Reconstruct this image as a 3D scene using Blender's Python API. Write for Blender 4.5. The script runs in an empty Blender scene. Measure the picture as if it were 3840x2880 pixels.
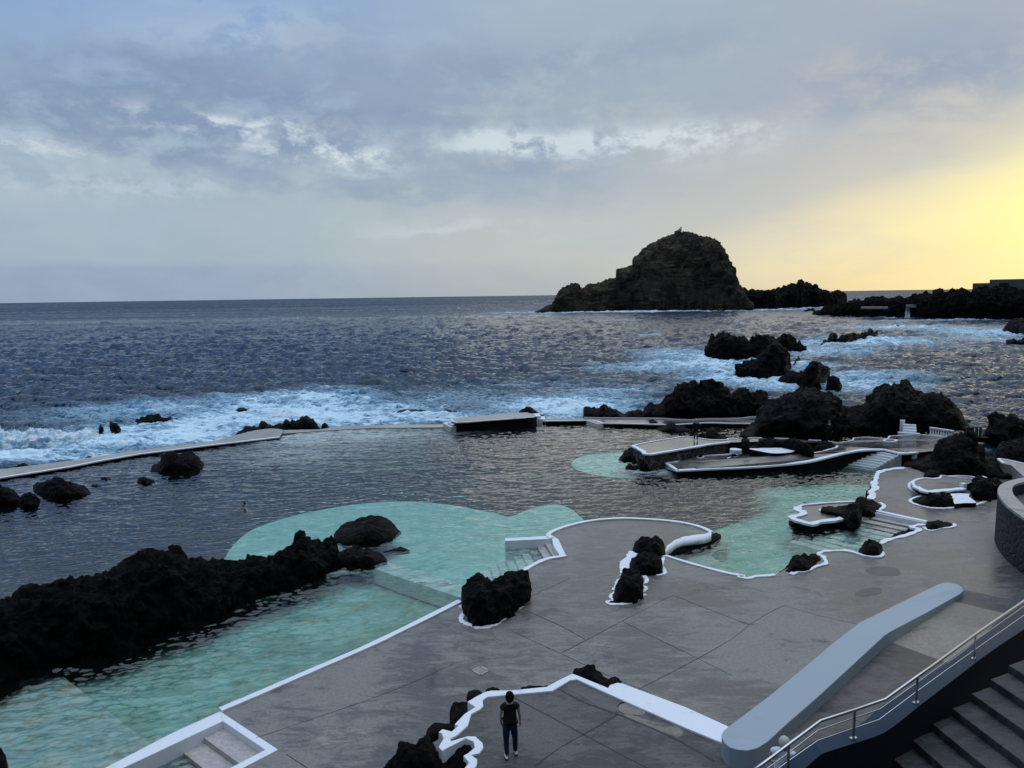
import bpy, bmesh, math, random
import numpy as np
from mathutils import Vector, Matrix
from mathutils.geometry import tessellate_polygon
random.seed(7)
rng = np.random.default_rng(11)
scn = bpy.context.scene
COL = scn.collection
# ------------------------------------------------------------------ camera
FPX = 725.0; CZ = 13.2; PITCH = math.atan(88.6/FPX); ROLL = 0.01445
W, H = 1024.0, 768.0
cp, sp = math.cos(PITCH), math.sin(PITCH)
F0 = np.array([0, cp, -sp]); U0 = np.array([0, sp, cp]); X0 = np.array([1.0, 0, 0])
RI = X0*math.cos(ROLL) - U0*math.sin(ROLL)
UI = X0*math.sin(ROLL) + U0*math.cos(ROLL)
cam_d = bpy.data.cameras.new('camera'); cam = bpy.data.objects.new('camera', cam_d); COL.objects.link(cam)
m = Matrix(((RI[0], UI[0], -F0[0], 0), (RI[1], UI[1], -F0[1], 0), (RI[2], UI[2], -F0[2], CZ), (0, 0, 0, 1)))
cam.matrix_world = m
cam_d.sensor_width = 36; cam_d.lens = FPX/1024*36; cam_d.clip_end = 80000; cam_d.clip_start = .2
scn.camera = cam

CR = {'c00': (0, 1440), 'c01': (0, 2160), 'c10': (960, 1440), 'c11': (960, 2160), 'c20': (1920, 1440), 'c21': (1920, 2160),
      'c30': (2880, 1440), 'c31': (2880, 2160), 'i1': (1920, 800), 'i2': (2880, 900)}
def px(c, x, y):
    "position read in an enlarged part of the photograph -> 1024x768 pixel"
    if c == 'fv': return x*1.7360/3.75, y*1.7360/3.75
    o = CR[c]
    return (o[0]+x/2.304)/3.75, (o[1]+y/2.304)/3.75
def ray(c, x, y):
    u, v = px(c, x, y)
    return F0 + RI*((u-512)/FPX) - UI*((v-384)/FPX)
def at(c, x, y, z=0.0):
    r = ray(c, x, y); t = (z-CZ)/r[2]
    return np.array([r[0]*t, r[1]*t, z])
def top_at(c, x, y, P):
    "height seen at that picture position over the plan distance of P"
    r = ray(c, x, y); d = math.hypot(P[0], P[1])
    return CZ + d*r[2]/math.hypot(r[0], r[1])
def pts(c, L, z=0.0):
    return [at(c, p[0], p[1], p[2] if len(p) > 2 else z) for p in L]

# ------------------------------------------------------------------ numpy noise
_L = rng.random((32, 32, 32))
def vnoise(p):
    i = np.floor(p).astype(int); f = p-i; f = f*f*(3-2*f); i &= 31; j = (i+1) & 31
    x0, y0, z0 = i[..., 0], i[..., 1], i[..., 2]; x1, y1, z1 = j[..., 0], j[..., 1], j[..., 2]
    fx, fy, fz = f[..., 0], f[..., 1], f[..., 2]
    a = _L[x0, y0, z0]*(1-fx)+_L[x1, y0, z0]*fx; b = _L[x0, y1, z0]*(1-fx)+_L[x1, y1, z0]*fx
    c = _L[x0, y0, z1]*(1-fx)+_L[x1, y0, z1]*fx; d = _L[x0, y1, z1]*(1-fx)+_L[x1, y1, z1]*fx
    return (a*(1-fy)+b*fy)*(1-fz)+(c*(1-fy)+d*fy)*fz
def fbm(p, o=4, g=.5):
    s = 0; a = 1; t = 0
    for k in range(o):
        s = s+a*vnoise(p*(2.03**k)+17.3*k); t += a; a *= g
    return s/t
def ridged(p, o=4):
    s = 0; a = 1; t = 0
    for k in range(o):
        s = s+a*(1-np.abs(2*vnoise(p*(2.1**k)+9.1*k)-1))**2; t += a; a *= .5
    return s/t
_J = rng.random((16, 16, 16, 3))
def worley(p):
    i = np.floor(p).astype(int); best = np.full(p.shape[:-1], 9.0)
    for a in (-1, 0, 1):
        for b in (-1, 0, 1):
            for c in (-1, 0, 1):
                q = i+np.array([a, b, c]); w = q & 15
                d = ((q+_J[w[..., 0], w[..., 1], w[..., 2]]-p)**2).sum(-1)
                best = np.minimum(best, d)
    return np.sqrt(best)

# ------------------------------------------------------------------ object helpers
def tag(o, label=None, cat=None, group=None, kind=None):
    if label: o['label'] = label
    if cat: o['category'] = cat
    if group: o['group'] = group
    if kind: o['kind'] = kind
    return o
def link(name, me, mats=None, parent=None, smooth=False):
    o = bpy.data.objects.new(name, me); COL.objects.link(o)
    if mats:
        for k in (mats if isinstance(mats, (list, tuple)) else [mats]): me.materials.append(k)
    if smooth: me.shade_smooth()
    if parent: o.parent = parent
    return o
def empty(name, loc=(0, 0, 0)):
    o = bpy.data.objects.new(name, None); COL.objects.link(o); o.location = loc
    o.empty_display_size = .2
    return o
def np_mesh(name, V, Q):
    me = bpy.data.meshes.new(name); n = Q.shape[1]
    me.vertices.add(len(V)); me.vertices.foreach_set('co', V.astype(np.float32).ravel())
    me.loops.add(Q.size); me.loops.foreach_set('vertex_index', Q.astype(np.int32).ravel())
    me.polygons.add(len(Q)); me.polygons.foreach_set('loop_start', (np.arange(len(Q))*n).astype(np.int32))
    me.update(calc_edges=True); me.validate()
    return me
def grid_faces(nr, nc):
    i = np.arange(nr*nc).reshape(nr, nc)
    return np.stack([i[:-1, :-1], i[:-1, 1:], i[1:, 1:], i[1:, :-1]], -1).reshape(-1, 4)
class MB:
    "collects simple solids into one mesh"
    def __init__(s): s.v = []; s.f = []; s.m = []
    def add(s, V, Fs, mi=0):
        b = len(s.v); s.v += [tuple(float(a) for a in p) for p in V]; s.f += [tuple(b+i for i in f) for f in Fs]; s.m += [mi]*len(Fs)
    def prism(s, P, zb, mt=0, ms=0, bottom=False):
        "P = outline with own z per point; sides go down to zb"
        P = [Vector(p) for p in P]; n = len(P)
        ar = sum(P[i].x*P[(i+1) % n].y-P[(i+1) % n].x*P[i].y for i in range(n))
        if ar < 0: P = P[::-1]
        tr = tessellate_polygon([[Vector((p.x, p.y, 0)) for p in P]])
        T = []
        for t in tr:
            a, b, c = [P[i] for i in t]
            T.append(t if (b.x-a.x)*(c.y-a.y)-(b.y-a.y)*(c.x-a.x) > 0 else (t[0], t[2], t[1]))
        s.add(P, T, mt)
        zz = zb if callable(zb) else (lambda p: zb)
        V = []
        for p in P: V += [p, (p.x, p.y, zz(p))]
        s.add(V, [(2*i, 2*i+1, (2*i+3) % (2*n), (2*i+2) % (2*n)) for i in range(n)], ms)
    def box(s, c, sx, sy, sz, rz=0, mi=0, z0=True):
        "box centred in plan on c, standing on c.z"
        ca, sa = math.cos(rz), math.sin(rz); V = []
        for z in (0, sz):
            for a, b in ((-1, -1), (1, -1), (1, 1), (-1, 1)):
                x, y = a*sx/2, b*sy/2
                V.append((c[0]+x*ca-y*sa, c[1]+x*sa+y*ca, c[2]+z))
        s.add(V, [(3, 2, 1, 0), (4, 5, 6, 7), (0, 1, 5, 4), (1, 2, 6, 5), (2, 3, 7, 6), (3, 0, 4, 7)], mi)
    def tube(s, P, r, n=10, mi=0, caps=True):
        P = [Vector(p) for p in P]; V = []
        rr = r if isinstance(r, (list, tuple)) else [r]*len(P)
        for k, p in enumerate(P):
            d = (P[min(k+1, len(P)-1)]-P[max(k-1, 0)]).normalized()
            a = d.cross(Vector((0, 0, 1)));
            if a.length < 1e-3: a = Vector((1, 0, 0))
            a.normalize(); b = a.cross(d)
            for q in range(n):
                t = 2*math.pi*q/n; V.append(p+(a*math.cos(t)+b*math.sin(t))*rr[k])
        Fs = [(k*n+q, k*n+(q+1) % n, (k+1)*n+(q+1) % n, (k+1)*n+q) for k in range(len(P)-1) for q in range(n)]
        if caps: Fs += [tuple(range(n))[::-1], tuple((len(P)-1)*n+q for q in range(n))]
        s.add(V, Fs, mi)
    def build(s, name, mats, parent=None, bev=0, smooth=False):
        me = bpy.data.meshes.new(name); me.from_pydata(s.v, [], s.f); me.update()
        o = link(name, me, mats, parent)
        for p, k in zip(me.polygons, s.m): p.material_index = k
        bm = bmesh.new(); bm.from_mesh(me); bmesh.ops.remove_doubles(bm, verts=bm.verts, dist=1e-4)
        bmesh.ops.recalc_face_normals(bm, faces=bm.faces)
        bm.to_mesh(me); bm.free()
        if smooth: me.shade_smooth()
        if bev:
            b = o.modifiers.new('bevel', 'BEVEL'); b.width = bev; b.segments = 2; b.limit_method = 'ANGLE'; b.angle_limit = .6
        return o
def smooth_line(P, n=4, closed=False):
    P = [np.array(p, float) for p in P]; N = len(P); out = []
    rngk = range(N if closed else N-1)
    for k in rngk:
        if closed: a, b, c, d = P[(k-1) % N], P[k], P[(k+1) % N], P[(k+2) % N]
        else: a, b, c, d = P[max(k-1, 0)], P[k], P[k+1], P[min(k+2, N-1)]
        for t in np.arange(n)/n:
            out.append(.5*((2*b)+(c-a)*t+(2*a-5*b+4*c-d)*t*t+(3*b-a-3*c+d)*t**3))
    if not closed: out.append(P[-1])
    return out
def ribbon(P, w, h, closed=False, jit=.12, side='c'):
    "raised painted strip along P: top of width w, h above P"
    P = [np.array(p, float) for p in P]; N = len(P); Lf = []; Rt = []
    for k in range(N):
        a = P[(k-1) % N] if (closed or k) else P[0]; b = P[(k+1) % N] if (closed or k < N-1) else P[-1]
        d = (b-a)[:2]; d = d/(np.linalg.norm(d)+1e-9); n = np.array([-d[1], d[0], 0])
        ww = w*(1+jit*(random.random()*2-1))
        lo, ro = (.5, .5) if side == 'c' else ((1, 0) if side == 'l' else (0, 1))
        Lf.append(P[k]+n*ww*lo); Rt.append(P[k]-n*ww*ro)
    V = []; Fs = []
    for k in range(N):
        z = np.array([0, 0, h]); s = np.array([0, 0, -.06])
        V += [Lf[k]+s, Lf[k]+z, Rt[k]+z, Rt[k]+s]
    for k in range(N if closed else N-1):
        a = 4*k; b = 4*((k+1) % N)
        Fs += [(a, a+1, b+1, b), (a+1, a+2, b+2, b+1), (a+2, a+3, b+3, b+2)]
    if not closed: Fs += [(0, 1, 2, 3), (4*N-4, 4*N-3, 4*N-2, 4*N-1)]
    return V, Fs

# ------------------------------------------------------------------ node helper
class E:
    "tiny expression wrapper round math nodes"
    nt = None
    def __init__(s, k): s.k = k
    @staticmethod
    def op(o, *a):
        n = E.nt.nodes.new('ShaderNodeMath'); n.operation = o
        for i, x in enumerate(a):
            if isinstance(x, E): E.nt.links.new(x.k, n.inputs[i])
            else: n.inputs[i].default_value = x
        return E(n.outputs[0])
    def __add__(s, o): return E.op('ADD', s, o)
    __radd__ = __add__
    def __sub__(s, o): return E.op('SUBTRACT', s, o)
    def __rsub__(s, o): return E.op('SUBTRACT', o, s)
    def __mul__(s, o): return E.op('MULTIPLY', s, o)
    __rmul__ = __mul__
    def __truediv__(s, o): return E.op('DIVIDE', s, o)
    def __pow__(s, o): return E.op('POWER', s, o)
def clampE(x, a=0., b=1.): return E.op('MINIMUM', E.op('MAXIMUM', x, a), b)
def sstep(x, a, b):
    n = E.nt.nodes.new('ShaderNodeMapRange'); n.interpolation_type = 'SMOOTHSTEP'
    E.nt.links.new(x.k, n.inputs[0]); n.inputs[1].default_value = a; n.inputs[2].default_value = b
    return E(n.outputs[0])
def mixc(f, a, b, mode='MIX'):
    n = E.nt.nodes.new('ShaderNodeMix'); n.data_type = 'RGBA'; n.blend_type = mode
    if isinstance(f, E): E.nt.links.new(f.k, n.inputs[0])
    else: n.inputs[0].default_value = f
    for i, x in ((6, a), (7, b)):
        if isinstance(x, E): E.nt.links.new(x.k, n.inputs[i])
        else: n.inputs[i].default_value = (*x, 1)
    return E(n.outputs[2])
def noise(vec, scale, detail=4, rough=.55, dist=0, out=0):
    n = E.nt.nodes.new('ShaderNodeTexNoise'); n.inputs['Scale'].default_value = scale; n.inputs['Detail'].default_value = detail
    n.inputs['Roughness'].default_value = rough; n.inputs['Distortion'].default_value = dist
    E.nt.links.new(vec.k, n.inputs['Vector'])
    return E(n.outputs[out])
def vmap(vec, sc=(1, 1, 1), rot=(0, 0, 0)):
    n = E.nt.nodes.new('ShaderNodeMapping'); n.inputs['Scale'].default_value = sc; n.inputs['Rotation'].default_value = rot
    E.nt.links.new(vec.k, n.inputs[0]); return E(n.outputs[0])
def ramp(f, stops, interp='LINEAR'):
    n = E.nt.nodes.new('ShaderNodeValToRGB'); E.nt.links.new(f.k, n.inputs[0]); r = n.color_ramp; r.interpolation = interp
    while len(r.elements) < len(stops): r.elements.new(.5)
    for e, (p, c) in zip(r.elements, stops): e.position = p; e.color = (*c, 1)
    return E(n.outputs[0])
def lin(c): return tuple(((v/255+.055)/1.055)**2.4 if v/255 > .04045 else v/255/12.92 for v in c)
def bump(h, strength, dist, normal=None):
    n = E.nt.nodes.new('ShaderNodeBump'); n.inputs['Strength'].default_value = strength; n.inputs['Distance'].default_value = dist
    E.nt.links.new(h.k, n.inputs['Height'])
    if normal: E.nt.links.new(normal.k, n.inputs['Normal'])
    return E(n.outputs[0])
def new_mat(name):
    m = bpy.data.materials.new(name); m.use_nodes = True; E.nt = m.node_tree
    b = m.node_tree.nodes['Principled BSDF']
    return m, b
def setin(b, key, v):
    if isinstance(v, E): E.nt.links.new(v.k, b.inputs[key])
    elif isinstance(v, tuple): b.inputs[key].default_value = (*v, 1)
    else: b.inputs[key].default_value = v
def geo_pos():
    n = E.nt.nodes.new('ShaderNodeNewGeometry'); return E(n.outputs['Position'])
def attr(name):
    n = E.nt.nodes.new('ShaderNodeAttribute'); n.attribute_name = name; return E(n.outputs['Fac'])

M = {}
def simple(name, col, rough=.6, spec=.5, metal=0, var=.15, sc=3.0, bmp=.0, bsc=20.):
    m, b = new_mat(name); P = geo_pos()
    n = noise(P, sc, 4)
    c = mixc(n, tuple(v*(1-var) for v in col), tuple(min(1, v*(1+var)) for v in col))
    setin(b, 'Base Color', c); setin(b, 'Roughness', rough); setin(b, 'Specular IOR Level', spec); setin(b, 'Metallic', metal)
    if bmp: setin(b, 'Normal', bump(noise(P, bsc, 4), bmp, .02))
    M[name] = m; return m
# --- lava rock
def rock_mat(name, c0, c1, sc, rough=.6, spec=.35, strata=0, green=None):
    m, b = new_mat(name); P = geo_pos()
    n = noise(P, sc, 7, .65); n2 = noise(P, sc*.23, 3)
    c = mixc(sstep(n, .46, .74), c0, c1)
    if green: c = mixc(sstep(noise(P, sc*.35, 6, .7), .47, .62), c, green)
    if strata:
        st = noise(vmap(P, (.035, .035, .30), (.05, .16, 0)), 1.0, 8, .75, 1.6); pt = noise(P, .035, 4, .6, 1.0)
        c = mixc(sstep(st, .44, .62)*sstep(pt, .38, .6), c, strata)
    setin(b, 'Base Color', c); setin(b, 'Specular IOR Level', spec)
    setin(b, 'Roughness', rough+(n2-.5)*.4)
    setin(b, 'Normal', bump(noise(P, sc*2.2, 7, .75), 1.0, .6/sc))
    M[name] = m; return m
rock_mat('lava', (.0010, .0011, .0015), (.0100, .0105, .0125), 2.6, .62, .10)
rock_mat('lava_far', (.0025, .0027, .003), (.009, .0085, .008), .8, .75, .08)
rock_mat('islet_rock', (.022, .020, .017), (.085, .070, .054), .16, .85, .1, strata=(.17, .115, .080), green=(.062, .072, .046))
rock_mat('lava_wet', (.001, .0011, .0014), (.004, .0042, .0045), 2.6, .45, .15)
# --- concrete
def concrete(name, c0, c1, rlo, rhi, sc=1.0, spec=.5, dark=(.05, .05, .052), light=(.3, .3, .29), streak=(0, 0, .5)):
    m, b = new_mat(name); P = geo_pos()
    s = vmap(P, (.55, 1.5, 1), (0, 0, .12))
    big = noise(P, .13*sc, 4, .55, .6); st = noise(s, 1.5*sc, 9, .72, .9); fine = noise(P, 9*sc, 6, .75)
    c = mixc(sstep(st+(big-.5)*1.1, .38, .62), c0, c1)
    c = mixc(sstep(noise(s, .55*sc, 6, .7, .9), .6, .8)*.55, c, light)
    c = mixc(sstep(noise(vmap(P, (1, 1, 1)), .42*sc, 7, .7, 1.3), .56, .70)*.75, c, dark)
    c = mixc(.30, c, mixc(sstep(fine, .3, .7), (.1, .1, .1), (.8, .8, .8)), 'OVERLAY')
    setin(b, 'Base Color', c); setin(b, 'Specular IOR Level', spec)
    wet = sstep(big*.6+st*.4, .36, .60)
    setin(b, 'Roughness', rlo+wet*(rhi-rlo))
    setin(b, 'Normal', bump(st+fine*.25, .30, .012))
    M[name] = m; return m
concrete('deck_concrete', (.098, .095, .090), (.215, .205, .19), .20, .55, light=(.34, .35, .35), dark=(.032, .032, .035))
concrete('wet_concrete', (.055, .055, .056), (.15, .145, .138), .06, .32, 1.2, spec=.95, light=(.26, .26, .25), dark=(.03, .03, .032))
concrete('terrace_concrete', (.040, .039, .041), (.115, .108, .104), .45, .7, 1.9, dark=(.022, .022, .024))
concrete('dry_concrete', (.20, .185, .155), (.27, .25, .21), .6, .8)
concrete('pale_concrete', (.30, .29, .27), (.44, .42, .39), .35, .7, light=(.5, .49, .46), dark=(.16, .155, .15))
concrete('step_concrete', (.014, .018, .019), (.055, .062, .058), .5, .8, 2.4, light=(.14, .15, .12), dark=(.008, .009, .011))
concrete('cap_concrete', (.28, .28, .27), (.40, .39, .37), .45, .7, light=(.42, .41, .4), dark=(.13, .13, .13))
def paint(name, col, grime=.25, rough=.5, gc=(.32, .33, .33), sc=1.0, spec=.5):
    m, b = new_mat(name); P = geo_pos()
    n = noise(P, 2.3*sc, 7, .7, .6); f = noise(P, 14*sc, 4, .7)
    c = mixc(sstep(n, .56, .8)*grime*1.6, col, gc)
    c = mixc(sstep(f, .62, .72)*grime, c, gc)
    setin(b, 'Base Color', c); setin(b, 'Roughness', rough)
    setin(b, 'Specular IOR Level', spec); setin(b, 'Normal', bump(n+f*.3, .25, .015)); M[name] = m; return m
paint('white_paint', (.80, .84, .90), .5)
paint('white_dirty', (.70, .72, .73), .75, gc=(.22, .22, .21))
paint('blue_grey_paint', (.33, .405, .455), .25, .55, gc=(.22, .29, .33), sc=.8, spec=.2)
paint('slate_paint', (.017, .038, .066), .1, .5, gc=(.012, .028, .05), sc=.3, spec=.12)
simple('metal', (.55, .57, .60), .22, .5, 1.0, .05)
simple('dark_metal', (.05, .05, .05), .5)
simple('crack', (.045, .044, .044), .8)
# --- masonry with mortar
def masonry(name, stone, mortar, sc, mw):
    m, b = new_mat(name); P = geo_pos()
    Pd = vmap(P, (1, 1, 1.15))
    v = E.nt.nodes.new('ShaderNodeTexVoronoi'); v.feature = 'DISTANCE_TO_EDGE'; v.inputs['Scale'].default_value = sc
    w = noise(P, sc*1.5, 3, out=1)
    add = E.nt.nodes.new('ShaderNodeVectorMath'); add.operation = 'MULTIPLY_ADD'
    E.nt.links.new(w.k, add.inputs[0]); add.inputs[1].default_value = (.25, .25, .25); E.nt.links.new(Pd.k, add.inputs[2])
    E.nt.links.new(add.outputs[0], v.inputs['Vector'])
    e = E(v.outputs['Distance'])
    keep = sstep(noise(P, .35*sc, 4), .40, .6)
    f = (1-sstep(e, mw*.5, mw))*keep
    c = mixc(noise(P, sc*2, 4), tuple(x*.6 for x in stone), tuple(x*1.5 for x in stone))
    setin(b, 'Base Color', mixc(f, c, mortar)); setin(b, 'Roughness', .75)
    setin(b, 'Normal', bump(sstep(e, 0, mw*3)+noise(P, sc*5, 4)*.4, .8, .06)); M[name] = m
masonry('stone_wall', (.022, .021, .023), (.17, .16, .15), 1.35, .06)
masonry('bastion_stone', (.009, .011, .014), (.026, .028, .031), 2.2, .07)
# --- pool floors
def floor_mat(name, a, b_, c_, sc, amt):
    m, b = new_mat(name); P = geo_pos()
    n = noise(P, sc, 5, .6, .5); n2 = noise(P, sc*3.3, 6, .65, .8)
    c = mixc(sstep(n, .35, .65), a, b_); c = mixc(sstep(n2, .5, .72)*amt, c, c_)
    setin(b, 'Base Color', c); setin(b, 'Roughness', .9); setin(b, 'Specular IOR Level', 0.); M[name] = m
floor_mat('floor_turquoise', (.46, .80, .67), (.56, .88, .76), (.38, .66, .54), .45, .8)
floor_mat('floor_shallow', (.30, .50, .36), (.46, .74, .62), (.38, .38, .20), .45, 1.0)
floor_mat('floor_ledge', (.46, .64, .58), (.60, .72, .64), (.52, .42, .24), .45, 1.0)
floor_mat('floor_right', (.32, .60, .48), (.50, .76, .62), (.20, .38, .31), .12, .7)
floor_mat('floor_sand', (.40, .62, .50), (.58, .68, .54), (.34, .46, .34), .6, .7)
floor_mat('floor_pale', (.72, .84, .76), (.82, .90, .82), (.56, .68, .58), .4, .5)
floor_mat('floor_deep', (.020, .032, .035), (.038, .055, .057), (.014, .02, .022), .2, .7)
floor_mat('floor_fade', (.10, .16, .14), (.20, .30, .26), (.05, .08, .07), .12, .7)

# --- water
def water_mat(name, sea):
    m, b = new_mat(name); nt = m.node_tree; P = geo_pos()
    g = nt.nodes.new('ShaderNodeNewGeometry')
    def nvec(sc, k, stretch=(1, 1, 1), rot=.15):
        n = noise(vmap(P, stretch, (0, 0, rot)), sc, 3, .6, out=1)
        s = nt.nodes.new('ShaderNodeVectorMath'); s.operation = 'SUBTRACT'; E.nt.links.new(n.k, s.inputs[0]); s.inputs[1].default_value = (.5, .5, .5)
        t = nt.nodes.new('ShaderNodeVectorMath'); t.operation = 'MULTIPLY'; nt.links.new(s.outputs[0], t.inputs[0]); t.inputs[1].default_value = (k*.55, k, 0)
        return t.outputs[0]
    def addv(a, c):
        s = nt.nodes.new('ShaderNodeVectorMath'); s.operation = 'ADD'; nt.links.new(a, s.inputs[0]); nt.links.new(c, s.inputs[1]); return s.outputs[0]
    if sea: v = addv(addv(g.outputs['Normal'], nvec(.8, .34, (.6, 1.3, 1))), nvec(3.1, .50, (.6, 1.2, 1)))
    else: v = addv(g.outputs['Normal'], nvec(3.2, .34, (.6, 1.2, 1)))
    nn = nt.nodes.new('ShaderNodeVectorMath'); nn.operation = 'NORMALIZE'; nt.links.new(v, nn.inputs[0]); NV = E(nn.outputs[0])
    if sea:
        f = attr('foam')
        big = noise(vmap(P, (.7, 1.2, 1)), .16, 6, .62, 1.6); fine = noise(vmap(P, (.6, 1.3, 1)), .75, 8, .70, 1.2)
        lace = 1-E.op('ABSOLUTE', noise(vmap(P, (.55, 1.2, 1)), .55, 6, .62, 2.2)*2-1)*5.0
        val = f*.66+(big-.5)*1.5+(fine-.5)*2.1
        fo = sstep(val, .40, .92)
        fo2 = clampE(fo+clampE(lace, 0., 1.)*sstep(f, .12, .6)*.45, 0., 1.)
        tq = sstep(f+(big-.5)*.5, .15, .75)
        deep = mixc(tq, (.003, .026, .058), (.03, .20, .34))
        fo2 = clampE(fo2+sstep(noise(vmap(P, (.03, .16, 1)), 1.0, 5, .7, .5), .70, .76)*.5, 0., 1.)
        c = mixc(fo2, deep, (.66, .86, .98))
        setin(b, 'Base Color', c); ws = noise(vmap(P, (.010, .055, 1), (0, 0, .1)), 1.0, 6, .65, .6); ws2 = noise(vmap(P, (.0016, .011, 1), (0, 0, -.06)), 1.0, 6, .7, .6)
        setin(b, 'Roughness', clampE(.12+fo2*.7+attr('chop')*(.42+(ws2-.5)*1.6)+(ws-.5)*.22, .06, .9)); setin(b, 'IOR', 1.33)
        setin(b, 'Specular IOR Level', .5)
        setin(b, 'Normal', NV)
    else:
        f = attr('foam')
        fr = nt.nodes.new('ShaderNodeFresnel'); fr.inputs[0].default_value = 1.52; nt.links.new(NV.k, fr.inputs['Normal'])
        gl = nt.nodes.new('ShaderNodeBsdfGlossy'); gl.inputs['Roughness'].default_value = .06; nt.links.new(NV.k, gl.inputs['Normal'])
        gl.inputs['Color'].default_value = (1, 1, 1, 1)
        tr = nt.nodes.new('ShaderNodeBsdfTransparent'); rp = noise(vmap(P, (.55, 1.6, 1), (0, 0, .2)), 1.9, 6, .66, .5); nt.links.new(mixc(sstep(rp, .30, .66), (.52, .76, .75), (.92, .97, .95)).k, tr.inputs['Color'])  # ripple shading painted into the transmitted tint by stretched noise
        df = nt.nodes.new('ShaderNodeBsdfDiffuse'); df.inputs['Color'].default_value = (.03, .06, .065, 1); nt.links.new(NV.k, df.inputs['Normal'])
        m1 = nt.nodes.new('ShaderNodeMixShader'); m1.inputs[0].default_value = .05
        nt.links.new(tr.outputs[0], m1.inputs[1]); nt.links.new(df.outputs[0], m1.inputs[2])
        m2 = nt.nodes.new('ShaderNodeMixShader'); nt.links.new(fr.outputs[0], m2.inputs[0]); nt.links.new(m1.outputs[0], m2.inputs[1]); nt.links.new(gl.outputs[0], m2.inputs[2])
        lace = clampE(1-E.op('ABSOLUTE', noise(vmap(P, (.5, 1.3, 1)), .5, 6, .6, 2.0)*2-1)*6.0, 0., 1.)
        fz = clampE(lace*sstep(f, .1, .8)*.55+sstep(f, .3, 1.)*.22, 0., 1.)
        fd = nt.nodes.new('ShaderNodeBsdfDiffuse'); fd.inputs['Color'].default_value = (.62, .70, .72, 1)
        m3 = nt.nodes.new('ShaderNodeMixShader'); nt.links.new(fz.k, m3.inputs[0]); nt.links.new(m2.outputs[0], m3.inputs[1]); nt.links.new(fd.outputs[0], m3.inputs[2])
        nt.links.new(m3.outputs[0], nt.nodes['Material Output'].inputs['Surface'])
    M[name] = m
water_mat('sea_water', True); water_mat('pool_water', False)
def foam_mat():
    m, b = new_mat('foam'); P = geo_pos()
    n = noise(P, 1.2, 7, .7, .8)
    setin(b, 'Base Color', mixc(sstep(n, .36, .6), (.30, .55, .72), (.82, .91, .97))); setin(b, 'Roughness', .9)
    setin(b, 'Normal', bump(noise(P, 3, 7, .7), .8, .2)); M['foam'] = m
foam_mat()
simple('spray', (.85, .9, .96), .8, var=.02)

# ------------------------------------------------------------------ world
SUN_AZ, SUN_EL = math.radians(44), math.radians(9)
w = bpy.data.worlds.new('World'); scn.world = w; w.use_nodes = True; nt = w.node_tree; E.nt = nt
bg = nt.nodes['Background']
tc = nt.nodes.new('ShaderNodeTexCoord'); D = E(tc.outputs['Generated'])
sx = nt.nodes.new('ShaderNodeSeparateXYZ'); nt.links.new(D.k, sx.inputs[0]); dx, dy, dz = [E(o) for o in sx.outputs]
az = E.op('ARCTAN2', dx, dy)*57.29578; el = E.op('ARCSINE', dz)*57.29578
wn = noise(vmap(D, (1, 1, 3.0)), 5.0, 6, .6, .4); wn2 = noise(vmap(D, (1, 1, 2.2)), 9.0, 7, .62, .3)
wn3 = noise(vmap(D, (1, 1, 3.5)), 3.1, 5, .55, .2, out=0); wn4 = noise(vmap(D, (1, 1, 1.6)), 22.0, 6, .65, .2)
elw = el+(wn-.5)*5.0+(wn4-.5)*1.2; azw = az+(wn2-.5)*9.0
t = clampE(el/40.)
def st(L, k=1.0): return [(e/40., tuple(v*k for v in lin(c))) for e, c in L]
Lc = ramp(t, st([(0, (148, 167, 192)), (2.2, (150, 170, 195)), (2.9, (164, 183, 198)), (9, (171, 190, 203)), (14, (156, 180, 208)), (20, (138, 169, 214)), (27, (124, 161, 222)), (40, (148, 178, 228))]))
Mc = ramp(t, st([(0, (174, 184, 188)), (3, (190, 197, 196)), (8, (186, 194, 197)), (14, (176, 189, 198)), (20, (167, 186, 202)), (27, (161, 185, 211)), (40, (160, 182, 220))]))
t2 = clampE((el+(wn-.5)*1.6-(az-22.)*.24)/40.)
Rc = ramp(t2, st([(0, (238, 220, 172)), (2.5, (243, 229, 186)), (5, (230, 219, 190)), (6.8, (200, 198, 192)), (13, (180, 185, 192)), (22, (166, 178, 190)), (40, (158, 172, 196))]))
c = mixc(sstep(azw, -26., 4.), Lc, Mc); c = mixc(sstep(az+(wn-.5)*4, 3., 27.), c, Rc)
def gauss(a0, e0, sa, se, A=azw, B=elw):
    q = ((A-a0)/sa); r = ((B-e0)/se)
    return E.op('EXPONENT', (q*q+r*r)*-1.0)
def ae(x, y):
    r = ray('fv', x, y); return math.degrees(math.atan2(r[0], r[1])), math.degrees(math.atan2(r[2], math.hypot(r[0], r[1])))
def blob(x, y, w_, h_, **k):
    a, e = ae(x, y); return gauss(a, e, w_/2.16/725*57.3, h_/2.16/725*57.3, **k)
# dark cloud banks
dk = blob(520, 330, 420, 62)+blob(1180, 335, 170, 42)*.9+blob(80, 270, 260, 50)*.8+blob(800, 190, 420, 90)*.75+blob(1000, 400, 420, 35)*.35+blob(2150, 110, 230, 110)*.7+blob(350, 170, 200, 60)*.5+blob(1750, 200, 700, 60)*.35+blob(650, 420, 500, 20)*.3+blob(250, 240, 260, 40)*.6+blob(700, 250, 260, 30)*.7+blob(1250, 110, 500, 45)*.5+blob(150, 130, 220, 40)*.4
dk = clampE(dk*sstep(wn2*.55+wn3*.25+wn4*.2, .38, .56), 0., 1.)
c = mixc(dk*.92, c, lin((130, 152, 182)))
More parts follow.
